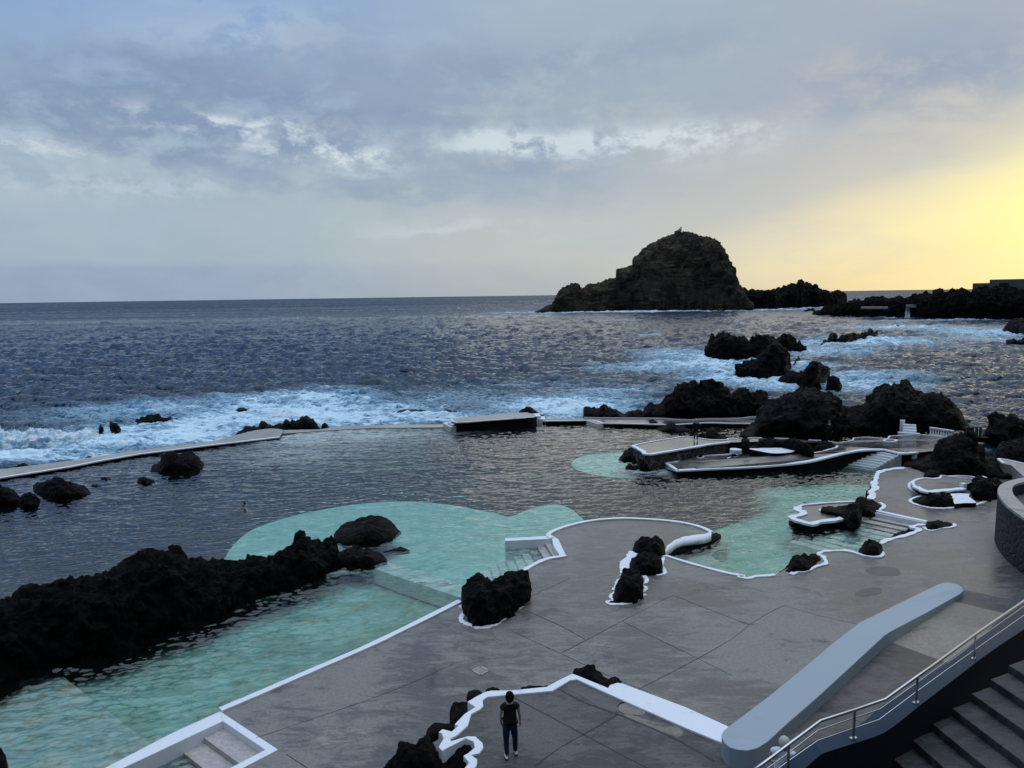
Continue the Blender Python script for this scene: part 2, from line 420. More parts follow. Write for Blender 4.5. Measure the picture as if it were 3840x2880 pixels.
# bright gaps
br = blob(500, 276, 210, 27)*1.15+blob(720, 342, 130, 26)*1.3+blob(1110, 298, 160, 30)*1.35+blob(1430, 300, 200, 32)*1.2+blob(30, 305, 120, 14)*.7+blob(260, 395, 260, 34)*.45+blob(1000, 490, 240, 16)*.35+blob(520, 60, 220, 60)*.3
br = clampE(br*1.2*sstep(wn*.45+wn4*.55, .42, .56), 0., 1.)
c = mixc(br*.85, c, lin((216, 228, 234)))
# soft streaks
c = mixc(sstep(wn3*.5+wn2*.5, .46, .60)*.16, c, lin((188, 202, 216)))
c = mixc(sstep(wn*.5+wn3*.5, .50, .62)*.15, c, lin((150, 166, 190)))
# glow round the hidden sun
gl = gauss(42., 4.8, 10.5, 4.2, A=az+(wn-.5)*2., B=el-(az-36.)*.14+(wn-.5)*1.5)
c = mixc(clampE(gl*1.05, 0., 1.), c, tuple(v*1.04 for v in lin((255, 251, 160))))
# unseen sky: overhead brightened to light tops; land behind darkened high to shade walls
up = sstep(dz, .58, .88)
c = mixc(up, c, (1.2, 1.42, 1.76))
back = sstep(dy*-1.0, -.35, .15)*(1-sstep(dz, .62, .85))
c = mixc(back*.96, c, (.03, .04, .052))
rside = sstep(az, 50., 72.)*(1-sstep(dz, .5, .8)); c = mixc(rside*.93, c, (.04, .045, .05))  # unseen right side darkened too, to cut light on the ramp wall
below = 1-sstep(dz, -.02, 0.)
c = mixc(below, c, (.03, .045, .06))
sky = nt.nodes.new('ShaderNodeTexSky'); sky.sky_type = 'NISHITA'; sky.sun_disc = False
sky.sun_elevation = SUN_EL; sky.sun_rotation = SUN_AZ; sky.altitude = 10
sc_ = nt.nodes.new('ShaderNodeVectorMath'); sc_.operation = 'SCALE'; nt.links.new(sky.outputs[0], sc_.inputs[0]); sc_.inputs['Scale'].default_value = .08
c = mixc(.06, c, E(sc_.outputs[0]))
nt.links.new(c.k, bg.inputs[0]); bg.inputs[1].default_value = 1.0
sl = bpy.data.lights.new('sun', 'SUN'); sl.energy = .5; sl.angle = math.radians(95); sl.color = (1, .86, .62)
so = bpy.data.objects.new('sun', sl); COL.objects.link(so)
sd = Vector((math.sin(SUN_AZ)*math.cos(SUN_EL), math.cos(SUN_AZ)*math.cos(SUN_EL), math.sin(SUN_EL)))
so.rotation_euler = sd.to_track_quat('Z', 'Y').to_euler()

# ------------------------------------------------------------------ water surfaces
def tile(L, N, lo, hi, lp, rms, ang, spread, seed):
    "periodic wave height field from a directional spectrum"
    r = np.random.default_rng(seed)
    k = np.fft.fftfreq(N, L/N)*2*np.pi; kx, ky = np.meshgrid(k, k); K = np.hypot(kx, ky); K[0, 0] = 1e9
    kp = 2*np.pi/lp
    S = np.exp(-1.25*(kp/K)**2)/K**3.1
    th = np.arctan2(ky, kx)-ang; S *= .015+np.abs(np.cos(th))**spread
    S[(K < 2*np.pi/hi) | (K > 2*np.pi/lo)] = 0
    A = np.sqrt(S)*(r.normal(size=(N, N))+1j*r.normal(size=(N, N)))
    h = np.fft.ifft2(A).real; g = rms/h.std(); A = A*g; h = h*g
    dx_ = np.fft.ifft2(A*1j*kx/K).real; dy_ = np.fft.ifft2(A*1j*ky/K).real
    return L, N, h, dx_, dy_
def samp(T, x, y, fld):
    L, N = T[0], T[1]; F = T[fld]
    u = x/L*N; v = y/L*N; i = np.floor(u).astype(int); j = np.floor(v).astype(int); a = u-i; b = v-j
    i0, i1, j0, j1 = i % N, (i+1) % N, j % N, (j+1) % N
    return F[j0, i0]*(1-a)*(1-b)+F[j0, i1]*a*(1-b)+F[j1, i0]*(1-a)*b+F[j1, i1]*a*b
def in_poly(x, y, P):
    r = np.zeros(x.shape, bool); n = len(P)
    for i in range(n):
        x1, y1 = P[i][:2]; x2, y2 = P[(i+1) % n][:2]
        cnd = ((y1 > y) != (y2 > y)) & (x < (x2-x1)*(y-y1)/(y2-y1+1e-12)+x1); r ^= cnd
    return r
SEA_Z = -.55
def water_sheet(name, z, v0, v1, nv, a0, a1, na, tiles, mat, chop, keep, foamf, extra=None):
    "polar sheet: rows get farther apart with distance"
    tv = np.tan(np.arctan(np.linspace(v0, v1, nv)/FPX))      # slope below the horizon
    dist = (CZ-z)/tv; aa = np.radians(np.linspace(a0, a1, na))
    Dg, Ag = np.meshgrid(dist, aa, indexing='ij'); Yd = Dg; Xx = Yd*np.tan(Ag); Yy = Yd
    x, y = Xx.copy(), Yy.copy(); hh = np.zeros_like(x); ddx = np.zeros_like(x); ddy = np.zeros_like(x)
    for T, amp in tiles:
        k = amp(x, y) if callable(amp) else amp
        hh += k*samp(T, x, y, 2); ddx += k*samp(T, x, y, 3); ddy += k*samp(T, x, y, 4)
    if extra is not None: hh = hh+extra(x, y)
    V = np.stack([x-chop*ddx, y-chop*ddy, z+hh], -1).reshape(-1, 3)
    Q = grid_faces(nv, na)
    ok = keep(x, y).ravel(); Q = Q[ok[Q].any(1)]
    us = np.unique(Q); rm = np.full(len(V), -1); rm[us] = np.arange(len(us)); fo = foamf(x, y, hh).ravel()[us]
    me = np_mesh(name, V[us], rm[Q])
    at_ = me.attributes.new('foam', 'FLOAT', 'POINT'); at_.data.foreach_set('value', fo.astype(np.float32))
    dd = np.clip((np.hypot(x, y).ravel()[us]-180)/1100, 0, 1)**.6; a2_ = me.attributes.new('chop', 'FLOAT', 'POINT'); a2_.data.foreach_set('value', dd.astype(np.float32))
    return tag(link(name, me, M[mat], smooth=True), kind='structure')
POOL = pts('c00', [(-900, 960), (0, 800), (600, 708), (1200, 600), (2212, 480)], .0)+pts('c10', [(210, 455), (560, 402), (1000, 374), (1640, 368), (2212, 345)])+\
       pts('c20', [(200, 335), (620, 315), (1130, 345), (1700, 340), (2400, 325)])+pts('c30', [(800, 470), (1700, 650), (2000, 1500)])+\
       pts('c21', [(2212, 1000)])+pts('c11', [(2000, 2500)])+pts('c01', [(-900, 2700)])
POOL_SEA = POOL[:-5] + pts('c30', [(1700, 650), (2600, 1400)]) + pts('c31', [(2600, 1500)])+pts('c11', [(2000, 2500)])+pts('c01', [(-900, 2700)])
def ell(c, x, y, rx, ry, z, k=1., rot=0):
    "foam patch: ellipse in plan, radii in metres"
    p = at(c, x, y, z); return (p[0], p[1], rx, ry, k, rot)
FOAM = [ell('c00', 200, 500, 7, 5, SEA_Z, 1.5), ell('c00', 900, 470, 7, 6, SEA_Z, 1.2), ell('c00', 300, 620, 8, 3.0, SEA_Z, 1.2), ell('c00', 1500, 440, 9, 7, SEA_Z, 1.05),
        ell('c00', 1900, 330, 10, 10, SEA_Z, .95), ell('c10', 150, 260, 12, 12, SEA_Z, 1.0), ell('c10', 300, 130, 13, 9, SEA_Z, .8), ell('c10', 600, 280, 9, 9, SEA_Z, .95), ell('c10', 600, 100, 8, 10, SEA_Z, .6),
        ell('c10', 1000, 270, 9, 9, SEA_Z, .8), ell('c10', 1400, 285, 9, 4.5, SEA_Z, 1.0), ell('c10', 1200, 230, 9, 9, SEA_Z, .5), ell('c10', 1650, 150, 18, 16, SEA_Z, .35), ell('c00', 1300, 230, 16, 12, SEA_Z, .6),ell('c00', 700, 640, 10, 2.2, SEA_Z, 1.0),
        ell('c20', 480, 200, 8, 9, SEA_Z, 1.1), ell('c20', 300, 250, 7, 7, SEA_Z, .8), ell('c20', 800, 150, 9, 8, SEA_Z, .5), ell('c20', 450, 60, 26, 26, SEA_Z, .28),
        ell('i1', 1500, 1230, 14, 22, SEA_Z, 0.62), ell('i1', 1800, 1310, 15, 15, SEA_Z, 0.92), ell('i1', 1250, 1340, 14, 9, SEA_Z, 0.66), ell('i1', 2050, 1430, 12, 10, SEA_Z, 0.88), ell('i1', 1000, 1370, 14, 7, SEA_Z, 0.31),
        ell('i2', 380, 960, 16, 18, SEA_Z, 0.66), ell('i2', 700, 890, 18, 13, SEA_Z, 0.92), ell('i2', 950, 860, 14, 22, SEA_Z, 0.79), ell('i2', 1100, 755, 28, 22, SEA_Z, 0.62), ell('i2', 1500, 765, 30, 22, SEA_Z, 0.53),
        ell('i2', 700, 1240, 11, 12, SEA_Z, 0.75), ell('i2', 850, 1180, 14, 12, SEA_Z, 0.53), ell('i2', 200, 1260, 9, 8, SEA_Z, 0.79), ell('i2', 260, 1080, 8, 9, SEA_Z, 0.70), ell('i2', 2000, 800, 22, 26, SEA_Z, 0.79), ell('i2', 1900, 850, 22, 30, SEA_Z, 0.44), ell('i2', 1300, 900, 26, 40, SEA_Z, 0.31),
        ell('i2', 1700, 690, 60, 12, SEA_Z, 0.53), ell('i2', 1180, 668, 10, 8, SEA_Z, 1.06), ell('i2', 300, 585, 40, 18, SEA_Z, 0.97),ell('i2', 20, 600, 40, 18, SEA_Z, 0.97),
        ell('i1', 1150, 845, 60, 26, SEA_Z, 1.06), ell('i1', 650, 850, 30, 20, SEA_Z, 1.06), ell('i1', 1500, 840, 36, 24, SEA_Z, 0.97), ell('i1', 400, 860, 20, 18, SEA_Z, 0.79), ell('i1', 100, 856, 34, 14, SEA_Z, 0.97), ell('i1', 1800, 840, 30, 24, SEA_Z, 0.88),
        ell('i1', 1200, 1050, 6, 8, SEA_Z, 0.53), ell('i1', 900, 925, 18, 12, SEA_Z, 0.44), ell('c20', 900, 70, 8, 5, SEA_Z, .6), ell('i1', 500, 1640, 6, 6, SEA_Z, 0.53)]
def sea_foam(x, y, h):
    f = np.zeros_like(x)
    for (cx, cy, rx, ry, k, rot) in FOAM:
        q = np.exp(-(((x-cx)/rx)**2+((y-cy)/ry)**2)); f = np.maximum(f, k*q)+.15*k*q
    p = np.stack([x*.05, y*.08, x*0+3], -1)
    cap = np.clip((h-.62)*1.6, 0, 1)*np.clip((vnoise(p)-.55)*5, 0, 1)
    return f+cap*.75
TA = tile(211., 1024, .8, 60, 11, .31, math.radians(80), 9, 1)
TB = tile(37., 512, .25, 6, 3.0, .10, math.radians(96), 5, 2)
TP = tile(19., 512, .16, 4.0, 1.15, .025, math.radians(103), 7, 3)
TP2 = tile(47., 512, .6, 12, 4.5, .018, math.radians(84), 5, 4)
def sea_extra(x, y):
    f = np.zeros_like(x)
    for (cx, cy, rx, ry, k, rot) in FOAM[:16]+FOAM[16:22]:
        f = np.maximum(f, min(k, 1)*np.exp(-(((x-cx)/rx)**2+((y-cy)/ry)**2)))
    p = np.stack([x*.45, y*.7, x*0+1.5], -1)
    return f*(ridged(p, 4)-.4)*.55
water_sheet('sea', SEA_Z, 320, 0.35, 1100, -46, 46, 1300, [(TA, lambda x, y: np.clip((y-50)/60, .25, 1.)), (TB, 1.)], 'sea_water', .9,
            lambda x, y: ~in_poly(x, y, POOL_SEA), sea_foam, sea_extra)
def pool_foam(x, y, h):
    f = np.zeros_like(x)
    for c, a, b, rx, ry, k in (('c10', 500, 440, 7, 7, .9), ('c10', 900, 430, 8, 8, .7), ('c10', 350, 600, 7, 7, .55), ('c10', 1250, 440, 9, 6, .5), ('c10', 650, 560, 7, 6, .45), ('c10', 1700, 470, 7, 5, .3), ('c20', 1180, 740, 2.5, 2.2, .9), ('c20', 300, 450, 6, 5, .25)):
        p = at(c, a, b); f = np.maximum(f, k*np.exp(-(((x-p[0])/rx)**2+((y-p[1])/ry)**2)))
    return f
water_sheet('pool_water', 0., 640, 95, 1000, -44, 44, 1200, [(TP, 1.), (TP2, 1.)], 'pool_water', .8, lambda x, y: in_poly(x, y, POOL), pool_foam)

def sheet(name, P, mat, zb=None, kind='structure', parent=None, side=None):
    mb = MB(); mb.prism(P, (min(p[2] for p in P)-.5) if zb is None else zb, 0, 1 if side else 0)
    o = mb.build(name, [M[mat]]+([M[side]] if side else []), parent)
    if kind: tag(o, kind=kind)
    return o
# floors under the pool water
b_ = MB(); b_.add([(-90, 5, -4.2), (90, 5, -4.2), (90, 95, -4.2), (-90, 95, -4.2)], [(0, 1, 2, 3)]); tag(b_.build('pool_floor_deep', [M['floor_deep']]), kind='structure')
zf = -1.1
S1 = pts('c00', [(1925, 1540), (1980, 1440), (2080, 1330)], zf)+pts('c10', [(0, 1245), (250, 1160), (500, 1100), (900, 1035), (1300, 1015), (1700, 1048), (2100, 1128)], zf)+\
     pts('c20', [(0, 1140), (200, 1065), (400, 1043), (520, 1085), (650, 1200), (650, 1659)], zf)+pts('c11', [(1900, 300), (1500, 180), (1150, 0)], zf)+pts('c10', [(900, 1560), (0, 1700)], zf)
sheet('pool_floor_turquoise', smooth_line(S1[:14], 5)+S1[14:], 'floor_turquoise', -4.3, side='floor_deep')
S2 = pts('c11', [(1150, 0), (1500, 180), (1900, 300), (1900, 800)], -1.0)+pts('c01', [(2212, 1300), (1700, 1900), (900, 1400), (480, 820)], -1.0)+pts('c01', [(700, 500), (1400, 300)], -1.0)+pts('c10', [(400, 1640), (900, 1570)], -1.)
sheet('pool_floor_shallow', S2, 'floor_shallow', -4.3)
S3 = pts('c01', [(480, 818), (1295, 1450), (1500, 1900), (-700, 2700), (-700, 1200), (0, 900)], -.45)
sheet('pool_floor_ledge', S3, 'floor_ledge', -4.3)
S4 = pts('c20', [(515, 700), (530, 665), (600, 625), (750, 603), (960, 598), (1100, 640), (1600, 620), (1600, 790), (1300, 808), (1100, 815), (900, 808), (700, 780), (560, 740)], zf)
sheet('pool_floor_round', smooth_line(S4, 4, True), 'floor_turquoise', -4.3, side='floor_deep')
S5 = pts('c20', [(1400, 765), (1520, 785), (1720, 840), (1880, 900), (2000, 970), (2030, 1040), (1940, 1095), (1760, 1150), (1570, 1205), (1440, 1290)], -1.3)
S5b = pts('c20', [(1250, 1400), (1200, 1560), (1500, 1800)], -1.3)+pts('c21', [(2212, 100)], -1.3)+pts('c30', [(1500, 1500), (1600, 900), (1300, 560), (900, 520), (0, 640)], -1.3)+pts('c20', [(1600, 700)], -1.3)
cv5 = np.array(smooth_line(S5, 5)); pl5 = list(cv5)+S5b; px_ = np.array([p[0] for p in pl5]); py_ = np.array([p[1] for p in pl5])
gx, gy = np.meshgrid(np.linspace(px_.min(), px_.max(), 160), np.linspace(py_.min(), py_.max(), 160)); ins = in_poly(gx, gy, pl5)
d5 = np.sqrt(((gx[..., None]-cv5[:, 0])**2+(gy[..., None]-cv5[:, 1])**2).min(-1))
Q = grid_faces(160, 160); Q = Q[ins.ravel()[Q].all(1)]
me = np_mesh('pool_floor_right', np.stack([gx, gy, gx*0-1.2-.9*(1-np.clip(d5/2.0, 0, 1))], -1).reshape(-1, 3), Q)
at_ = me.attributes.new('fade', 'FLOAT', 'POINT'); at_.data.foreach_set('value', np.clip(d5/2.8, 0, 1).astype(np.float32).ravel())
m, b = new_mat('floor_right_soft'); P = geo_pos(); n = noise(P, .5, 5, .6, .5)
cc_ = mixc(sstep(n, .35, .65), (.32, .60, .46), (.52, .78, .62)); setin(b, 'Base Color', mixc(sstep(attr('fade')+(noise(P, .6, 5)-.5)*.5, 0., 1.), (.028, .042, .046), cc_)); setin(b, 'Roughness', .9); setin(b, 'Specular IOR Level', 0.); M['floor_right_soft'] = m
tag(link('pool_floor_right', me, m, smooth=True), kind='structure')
S5c = pts('c20', [(1318, 1452), (1500, 1385), (1720, 1290), (1850, 1300), (1850, 1400), (1720, 1480), (1900, 1590), (2060, 1650), (2000, 1700), (1550, 1590), (1330, 1515)], -.4)
sheet('pool_floor_sand', smooth_line(S5c, 3, True), 'floor_sand', -2.0)
S7 = pts('c10', [(960, 1572), (1150, 1545), (1350, 1600), (1560, 1659)], -.14)+pts('c11', [(1840, 95), (1850, 210), (1780, 190), (1500, 100), (1200, 0)], -.14)
sheet('submerged_wall', S7, 'floor_pale', -.9)
S8 = pts('c10', [(-40, 500), (210, 465), (560, 402), (1000, 376), (1640, 370), (1700, 400), (1300, 450), (800, 470), (350, 520)], -.55)
sheet('pool_floor_edge', S8, 'floor_right', -4.3)
S9 = pts('c10', [(1780, 1440), (2212, 1440), (2212, 1700), (1850, 1700)], -.9)
# ------------------------------------------------------------------ decks
DZ = .45
EDGE_A = pts('c01', [(1905, 1165)], DZ)+pts('c11', [(0, 1035), (600, 775), (1000, 600), (1400, 405), (1765, 222)], DZ)
EDGE_B = pts('c20', [(95, 1622), (200, 1560), (310, 1515), (400, 1500), (465, 1488)], DZ)
EDGE_C = pts('c20', [(345, 1335), (312, 1310), (370, 1270), (500, 1225), (700, 1183), (950, 1165), (1200, 1174), (1400, 1192), (1550, 1218), (1660, 1252), (1722, 1285)], DZ)
EDGE_D = pts('c20', [(1722, 1290), (1650, 1310), (1530, 1325), (1450, 1345), (1390, 1375), (1335, 1420), (1325, 1450)], DZ)
EDGE_E = pts('c20', [(1300, 1495), (1340, 1492), (1550, 1556), (1850, 1635), (2000, 1662)], DZ)+pts('c21', [(1960, 12), (2040, 25), (2110, 8), (2212, 2)], DZ)+pts('c30', [(60, 1652)], DZ)
EDGE_F = pts('c30', [(200, 1650), (260, 1620), (300, 1628), (360, 1610), (420, 1580), (500, 1555), (490, 1520), (470, 1490), (430, 1480), (480, 1452), (600, 1444), (700, 1448), (800, 1478), (850, 1490), (930, 1497), (985, 1485), (990, 1455)], DZ)
EDGE_G = pts('c30', [(975, 1385), (1010, 1360), (1060, 1345), (1120, 1330), (1200, 1310), (1290, 1275), (1305, 1255), (1260, 1248), (1242, 1238), (1290, 1224), (1350, 1217)], DZ)
EDGE_H = pts('c30', [(1350, 1240), (1370, 1262), (1420, 1268), (1480, 1250), (1540, 1245), (1590, 1238), (1615, 1225), (1600, 1210)], DZ)
EDGE_I = pts('c30', [(1372, 1192), (1150, 1145), (1000, 1112), (935, 1097)], DZ)
EDGE_J = pts('c30', [(935, 1097), (985, 1080), (1003, 1060), (990, 1042), (965, 1030)], DZ)
EDGE_K = pts('c30', [(885, 998), (905, 955), (890, 935), (930, 905), (915, 870), (930, 830), (950, 775), (1000, 752), (1100, 735), (1280, 718)], DZ)
deck_poly = pts('c11', [(190, 1500)], DZ)+pts('c01', [(1940, 1195)], DZ)+EDGE_A+pts('c20', [(-80, 1700)], DZ)+EDGE_B+EDGE_C+EDGE_D+EDGE_E[1:]+pts('c30', [(150, 1600), (330, 1540), (430, 1490)], DZ)+EDGE_F[9:14]+pts('c30', [(960, 1400)], DZ)+EDGE_G+EDGE_I+pts('c30', [(985, 1080), (1003, 1055), (900, 1000)], DZ)+EDGE_K+\
    pts('c30', [(1500, 760), (2100, 740), (2800, 900)], DZ)+[np.array((60, 20, DZ)), np.array((40, 4, DZ)), np.array((-6, 4, DZ))]+pts('c11', [(-600, 1920)], DZ)
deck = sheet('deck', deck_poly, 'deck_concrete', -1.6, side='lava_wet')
def kerb(P, w_=.22, h=.05, n=4, mat='white_paint', closed=False, parent=deck, jit=.15, drop=0, name='kerb'):
    L = smooth_line(P, n, closed) if n else P
    V, Fs = ribbon(L, w_, h, closed, jit); mb = MB(); mb.add(V, Fs)
    return mb.build(name, [M[mat]], parent)
kerb(EDGE_A[:1]+EDGE_A[1:], .26, .06, 4, jit=.1)
kerb(EDGE_B, .24, .06); kerb(EDGE_C, .24, .06, jit=.08)
kerb(EDGE_E, .2, .05); kerb(EDGE_F, .2, .05, jit=.35); kerb(EDGE_G, .24, .05, jit=.35); kerb(EDGE_H, .16, .04, jit=.3)
kerb(EDGE_I, .3, .05, 0); kerb(EDGE_J, .22, .05); kerb(EDGE_K, .36, .05, jit=.4)
# the thick rounded white lip under the half-round terrace
mb = MB(); P = smooth_line(EDGE_D, 5)
V = []; Fs = []
for k, p in enumerate(P):
    q = np.array([p[0], p[1], 0]); d = q/np.linalg.norm(q); tt = k/(len(P)-1)
    for a, zz in ((.16, .49), (-.10, .54), (-.38, .52), (-.56, .43), (-.62, .30), (-.5, .18)):
        V.append((p[0]+d[0]*a, p[1]+d[1]*a, zz+.012*math.sin(k*1.1)))
n6 = 6
for k in range(len(P)-1):
    for j in range(n6-1): Fs.append((k*n6+j, k*n6+j+1, (k+1)*n6+j+1, (k+1)*n6+j))
mb.add(V, Fs); mb.build('kerb', [M['white_paint']], deck, smooth=True)
# loops painted round the rocks that stand on the deck
def loop(c, L, z=DZ, w_=.17, n=4, closed=True, parent=deck, h=.03, jit=.35):
    return kerb(pts(c, L, z), w_, h, n, closed=closed, parent=parent, jit=jit)
loop('c11', [(1775, 255), (1800, 300), (1785, 335), (1770, 370), (1785, 400), (1850, 425), (1910, 450), (1990, 445), (2060, 425), (2120, 385), (2170, 350), (2212, 310), (2300, 260)], closed=False, w_=.2)
loop('c20', [(1045, 1450), (1015, 1480), (1010, 1500), (970, 1540), (955, 1590), (965, 1659)], w_=.34, closed=False)
loop('c21', [(950, 20), (910, 50), (900, 90), (880, 120), (915, 130), (860, 160), (855, 195), (890, 210), (820, 225), (850, 245), (950, 245), (1030, 235), (1080, 215), (1120, 180), (1150, 165), (1110, 150), (1155, 120), (1150, 95), (1110, 75), (1155, 60), (1165, 30), (1140, 0)], closed=False, w_=.15)
loop('c20', [(1250, 1655), (1320, 1640), (1310, 1600), (1290, 1570), (1300, 1540), (1310, 1500)], closed=False, w_=.16)
# white pad between the twin rocks
sheet('white_pad', pts('c20', [(1045, 1445), (1110, 1450), (1040, 1510), (1030, 1600), (960, 1640), (950, 1560), (1000, 1490)], DZ+.022), 'white_paint', DZ-.1, None, deck)
# stairwell at the bottom left
wa = MB(); L1 = at('c01', 1905, 1165, DZ); 
edgeL = [at('c01', 700, 1760, DZ), at('c01', 900, 1659, DZ), at('c01', 1500, 1348, DZ), at('c01', 1905, 1165, DZ)]
inner = [at('c01', 1925, 1253, DZ), at('c01', 1060, 1659, DZ), at('c01', 840, 1760, DZ)]
wa.prism(edgeL+inner, -1.6); wa.prism([at('c01', 1905, 1165, DZ+.002), at('c01', 1945, 1193, DZ+.002), at('c11', 195, 1498, DZ+.002), at('c11', -600, 1912, DZ+.002), at('c11', -640, 1870, DZ+.002), at('c11', 80, 1500, DZ+.002), at('c01', 1925, 1253, DZ+.002)], -1.6)
sw = wa.build('stairwell_wall', [M['white_paint']], None, bev=.02); tag(sw, 'white painted low wall round the sunken stair at the lower left pool edge', 'wall')
pst = empty('pool_stair', tuple(at('c01', 1900, 1400, 0))); tag(pst, 'weathered beige stair sunk inside the white wall at the lower left corner', 'stair')
def local(P, root): return [np.array(p)-np.array(root.location) for p in P]
ca = at('c01', 1925, 1253, DZ); cb = at('c11', 80, 1500, DZ); run = at('c01', 1060, 1659, DZ)-ca; run = run/np.linalg.norm(run)
acr = cb-ca; 
for k in range(8):
    a = ca+run*(k*.62+.0); b = a+run*.62; zt = .22-.17*k
    mb = MB(); mb.prism(local([(*a[:2], zt), (*b[:2], zt), (*(b+acr)[:2], zt), (*(a+acr)[:2], zt)], pst), -1.6)
    mb.build('step', [M['pale_concrete']], pst, bev=.015)
# stair B beside the half-round terrace
wb = MB()
def quadwall(mb, c, L, z, zb=-1.5): mb.prism(pts(c, L, z), zb)
quadwall(wb, 'c20', [(-60, 1333), (150, 1322), (312, 1312), (345, 1335), (160, 1345), (-60, 1356)], DZ+.01)
quadwall(wb, 'c20', [(345, 1335), (312, 1312), (335, 1300), (400, 1340), (470, 1488), (420, 1492), (360, 1400)], DZ+.005)
o = wb.build('stair_wall', [M['white_paint']], None, bev=.02); tag(o, 'short white wall screening the steps beside the half-round terrace', 'wall')
pst2 = empty('pool_stair', tuple(at('c20', 250, 1450, 0))); tag(pst2, 'pale stair going down into turquoise water beside the half-round terrace', 'stair')
t0, t1 = at('c20', 345, 1345, .3), at('c20', 440, 1495, .3)
dirn = at('c20', 0, 1365, .3)-t0; dirn[2] = 0; dirn /= np.linalg.norm(dirn)
for k in range(9):
    a, b = t0+dirn*(.42*k), t1+dirn*(.42*k); a2, b2 = a+dirn*.42, b+dirn*.42; zt = .22-.16*k
    mb = MB(); mb.prism(local([(*a[:2], zt), (*a2[:2], zt), (*b2[:2], zt), (*b[:2], zt)], pst2), -1.6); mb.build('step', [M['floor_pale' if k > 2 else 'pale_concrete']], pst2, bev=.012)
# broad stair D (right cove)
pst3 = empty('pool_stair', tuple(at('c30', 1100, 1200, 0))); tag(pst3, 'broad half-flooded pale stair between black rocks on the right cove', 'stair')
t0, t1 = at('c30', 920, 1112, .4), at('c30', 1372, 1205, .4); dirn = np.array([-(t1-t0)[1], (t1-t0)[0], 0]); dirn = -dirn/np.linalg.norm(dirn)
if dirn[1] > 0: dirn = -dirn
t0 = t0+dirn*.0; sd_ = (t0-t1)/np.linalg.norm(t0-t1)
for k in range(10):
    off = dirn*(.12+.55*k-(.1 if k == 0 else 0)); a, b = t0+off+sd_*.25*k, t1+off; a2, b2 = a+dirn*.55, b+dirn*.55; zt = .20-.085*k
    mb = MB(); mb.prism(local([(*a[:2], zt), (*a2[:2], zt), (*b2[:2], zt), (*b[:2], zt)], pst3), -1.6); mb.build('step', [M['floor_pale' if k > 2 else 'pale_concrete']], pst3, bev=.012)
mb = MB(); mb.prism([t0+(0, 0, .04), t1+(0, 0, .04), t1+dirn*.1+(0, 0, .04), t0+dirn*.1+(0, 0, .04)], -.2); mb.build('kerb', [M['white_paint']], deck)

# --- outer sea wall
OUT1 = pts('c00', [(-900, 850), (0, 738), (600, 662), (1200, 572), (1800, 502), (2100, 425)], .2)+pts('c10', [(0, 398), (120, 384), (200, 388), (240, 398)], .2)
INN1 = pts('c00', [(-900, 960), (0, 810), (600, 715), (1200, 605), (2212, 482)], .2)+pts('c10', [(205, 458), (225, 430)], .2)
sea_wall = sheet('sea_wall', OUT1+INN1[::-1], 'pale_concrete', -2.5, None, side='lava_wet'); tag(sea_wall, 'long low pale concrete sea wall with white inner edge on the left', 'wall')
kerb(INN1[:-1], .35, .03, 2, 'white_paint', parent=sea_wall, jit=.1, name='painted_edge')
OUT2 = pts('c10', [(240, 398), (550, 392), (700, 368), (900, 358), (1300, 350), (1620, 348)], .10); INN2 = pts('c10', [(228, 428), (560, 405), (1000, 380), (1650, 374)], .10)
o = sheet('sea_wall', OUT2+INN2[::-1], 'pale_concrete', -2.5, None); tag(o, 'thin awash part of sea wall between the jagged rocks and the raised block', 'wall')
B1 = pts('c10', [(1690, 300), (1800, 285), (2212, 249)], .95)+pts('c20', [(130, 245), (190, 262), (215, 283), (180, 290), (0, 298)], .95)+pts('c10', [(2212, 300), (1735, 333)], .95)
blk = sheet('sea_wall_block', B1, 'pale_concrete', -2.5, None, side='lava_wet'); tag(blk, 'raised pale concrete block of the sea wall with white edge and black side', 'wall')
kerb(pts('c10', [(2212, 300), (1950, 318), (1735, 333), (1690, 303)], .95)[::-1], .22, .03, 2, parent=blk, name='painted_edge')
kerb(pts('c20', [(0, 298), (100, 293), (200, 284)], .95), .2, .03, 2, parent=blk, name='painted_edge')
mb = MB(); mb.prism(pts('c10', [(1612, 335), (1690, 322), (1732, 345), (1728, 368), (1680, 372)], .5), -2); mb.prism(pts('c10', [(1655, 330), (1690, 318), (1730, 340), (1700, 356)], .7), .3)
tag(mb.build('block_steps', [M['white_dirty']], bev=.02), 'small white steps at the left end of the raised sea wall block', 'steps')
mb = MB(); mb.prism(pts('c20', [(150, 258), (235, 252), (250, 275), (190, 282)], .8), -1); mb.prism(pts('c20', [(200, 275), (285, 280), (290, 305), (225, 303)], .5), -1)
tag(mb.build('block_steps', [M['white_paint']], bev=.02), 'small white steps at the right end of the raised sea wall block', 'steps')
WK = pts('c20', [(265, 296), (620, 297)], .32)+pts('c20', [(800, 299), (950, 300), (1130, 302), (1270, 303), (1350, 308), (1450, 314), (1560, 316), (1650, 308), (1850, 306), (2000, 300), (2080, 290), (2300, 290)], .32)
WI = pts('c20', [(265, 320), (450, 318), (700, 316), (790, 338), (1000, 342), (1290, 350), (1420, 350), (1560, 341), (1700, 335), (1900, 340), (2120, 342), (2300, 342)], .32)
walk = sheet('sea_walkway', WK+WI[::-1], 'wet_concrete', -2.5, 'structure', side='lava_wet')
kerb(WI, .25, .03, 3, parent=walk); kerb(WK[1:], .13, .12, 3, 'white_dirty', parent=walk)
mb = MB()
for k in range(4): mb.prism([p+np.array((0, 0, -.12*k)) for p in pts('c20', [(640, 318+5*k), (700, 317+5*k), (790, 345+4*k), (740, 349+3*k)], .3)], -2)
tag(mb.build('slipway', [M['pale_concrete']], None), 'pale yellowish slanting slipway cut into the seaward walkway', 'slipway')

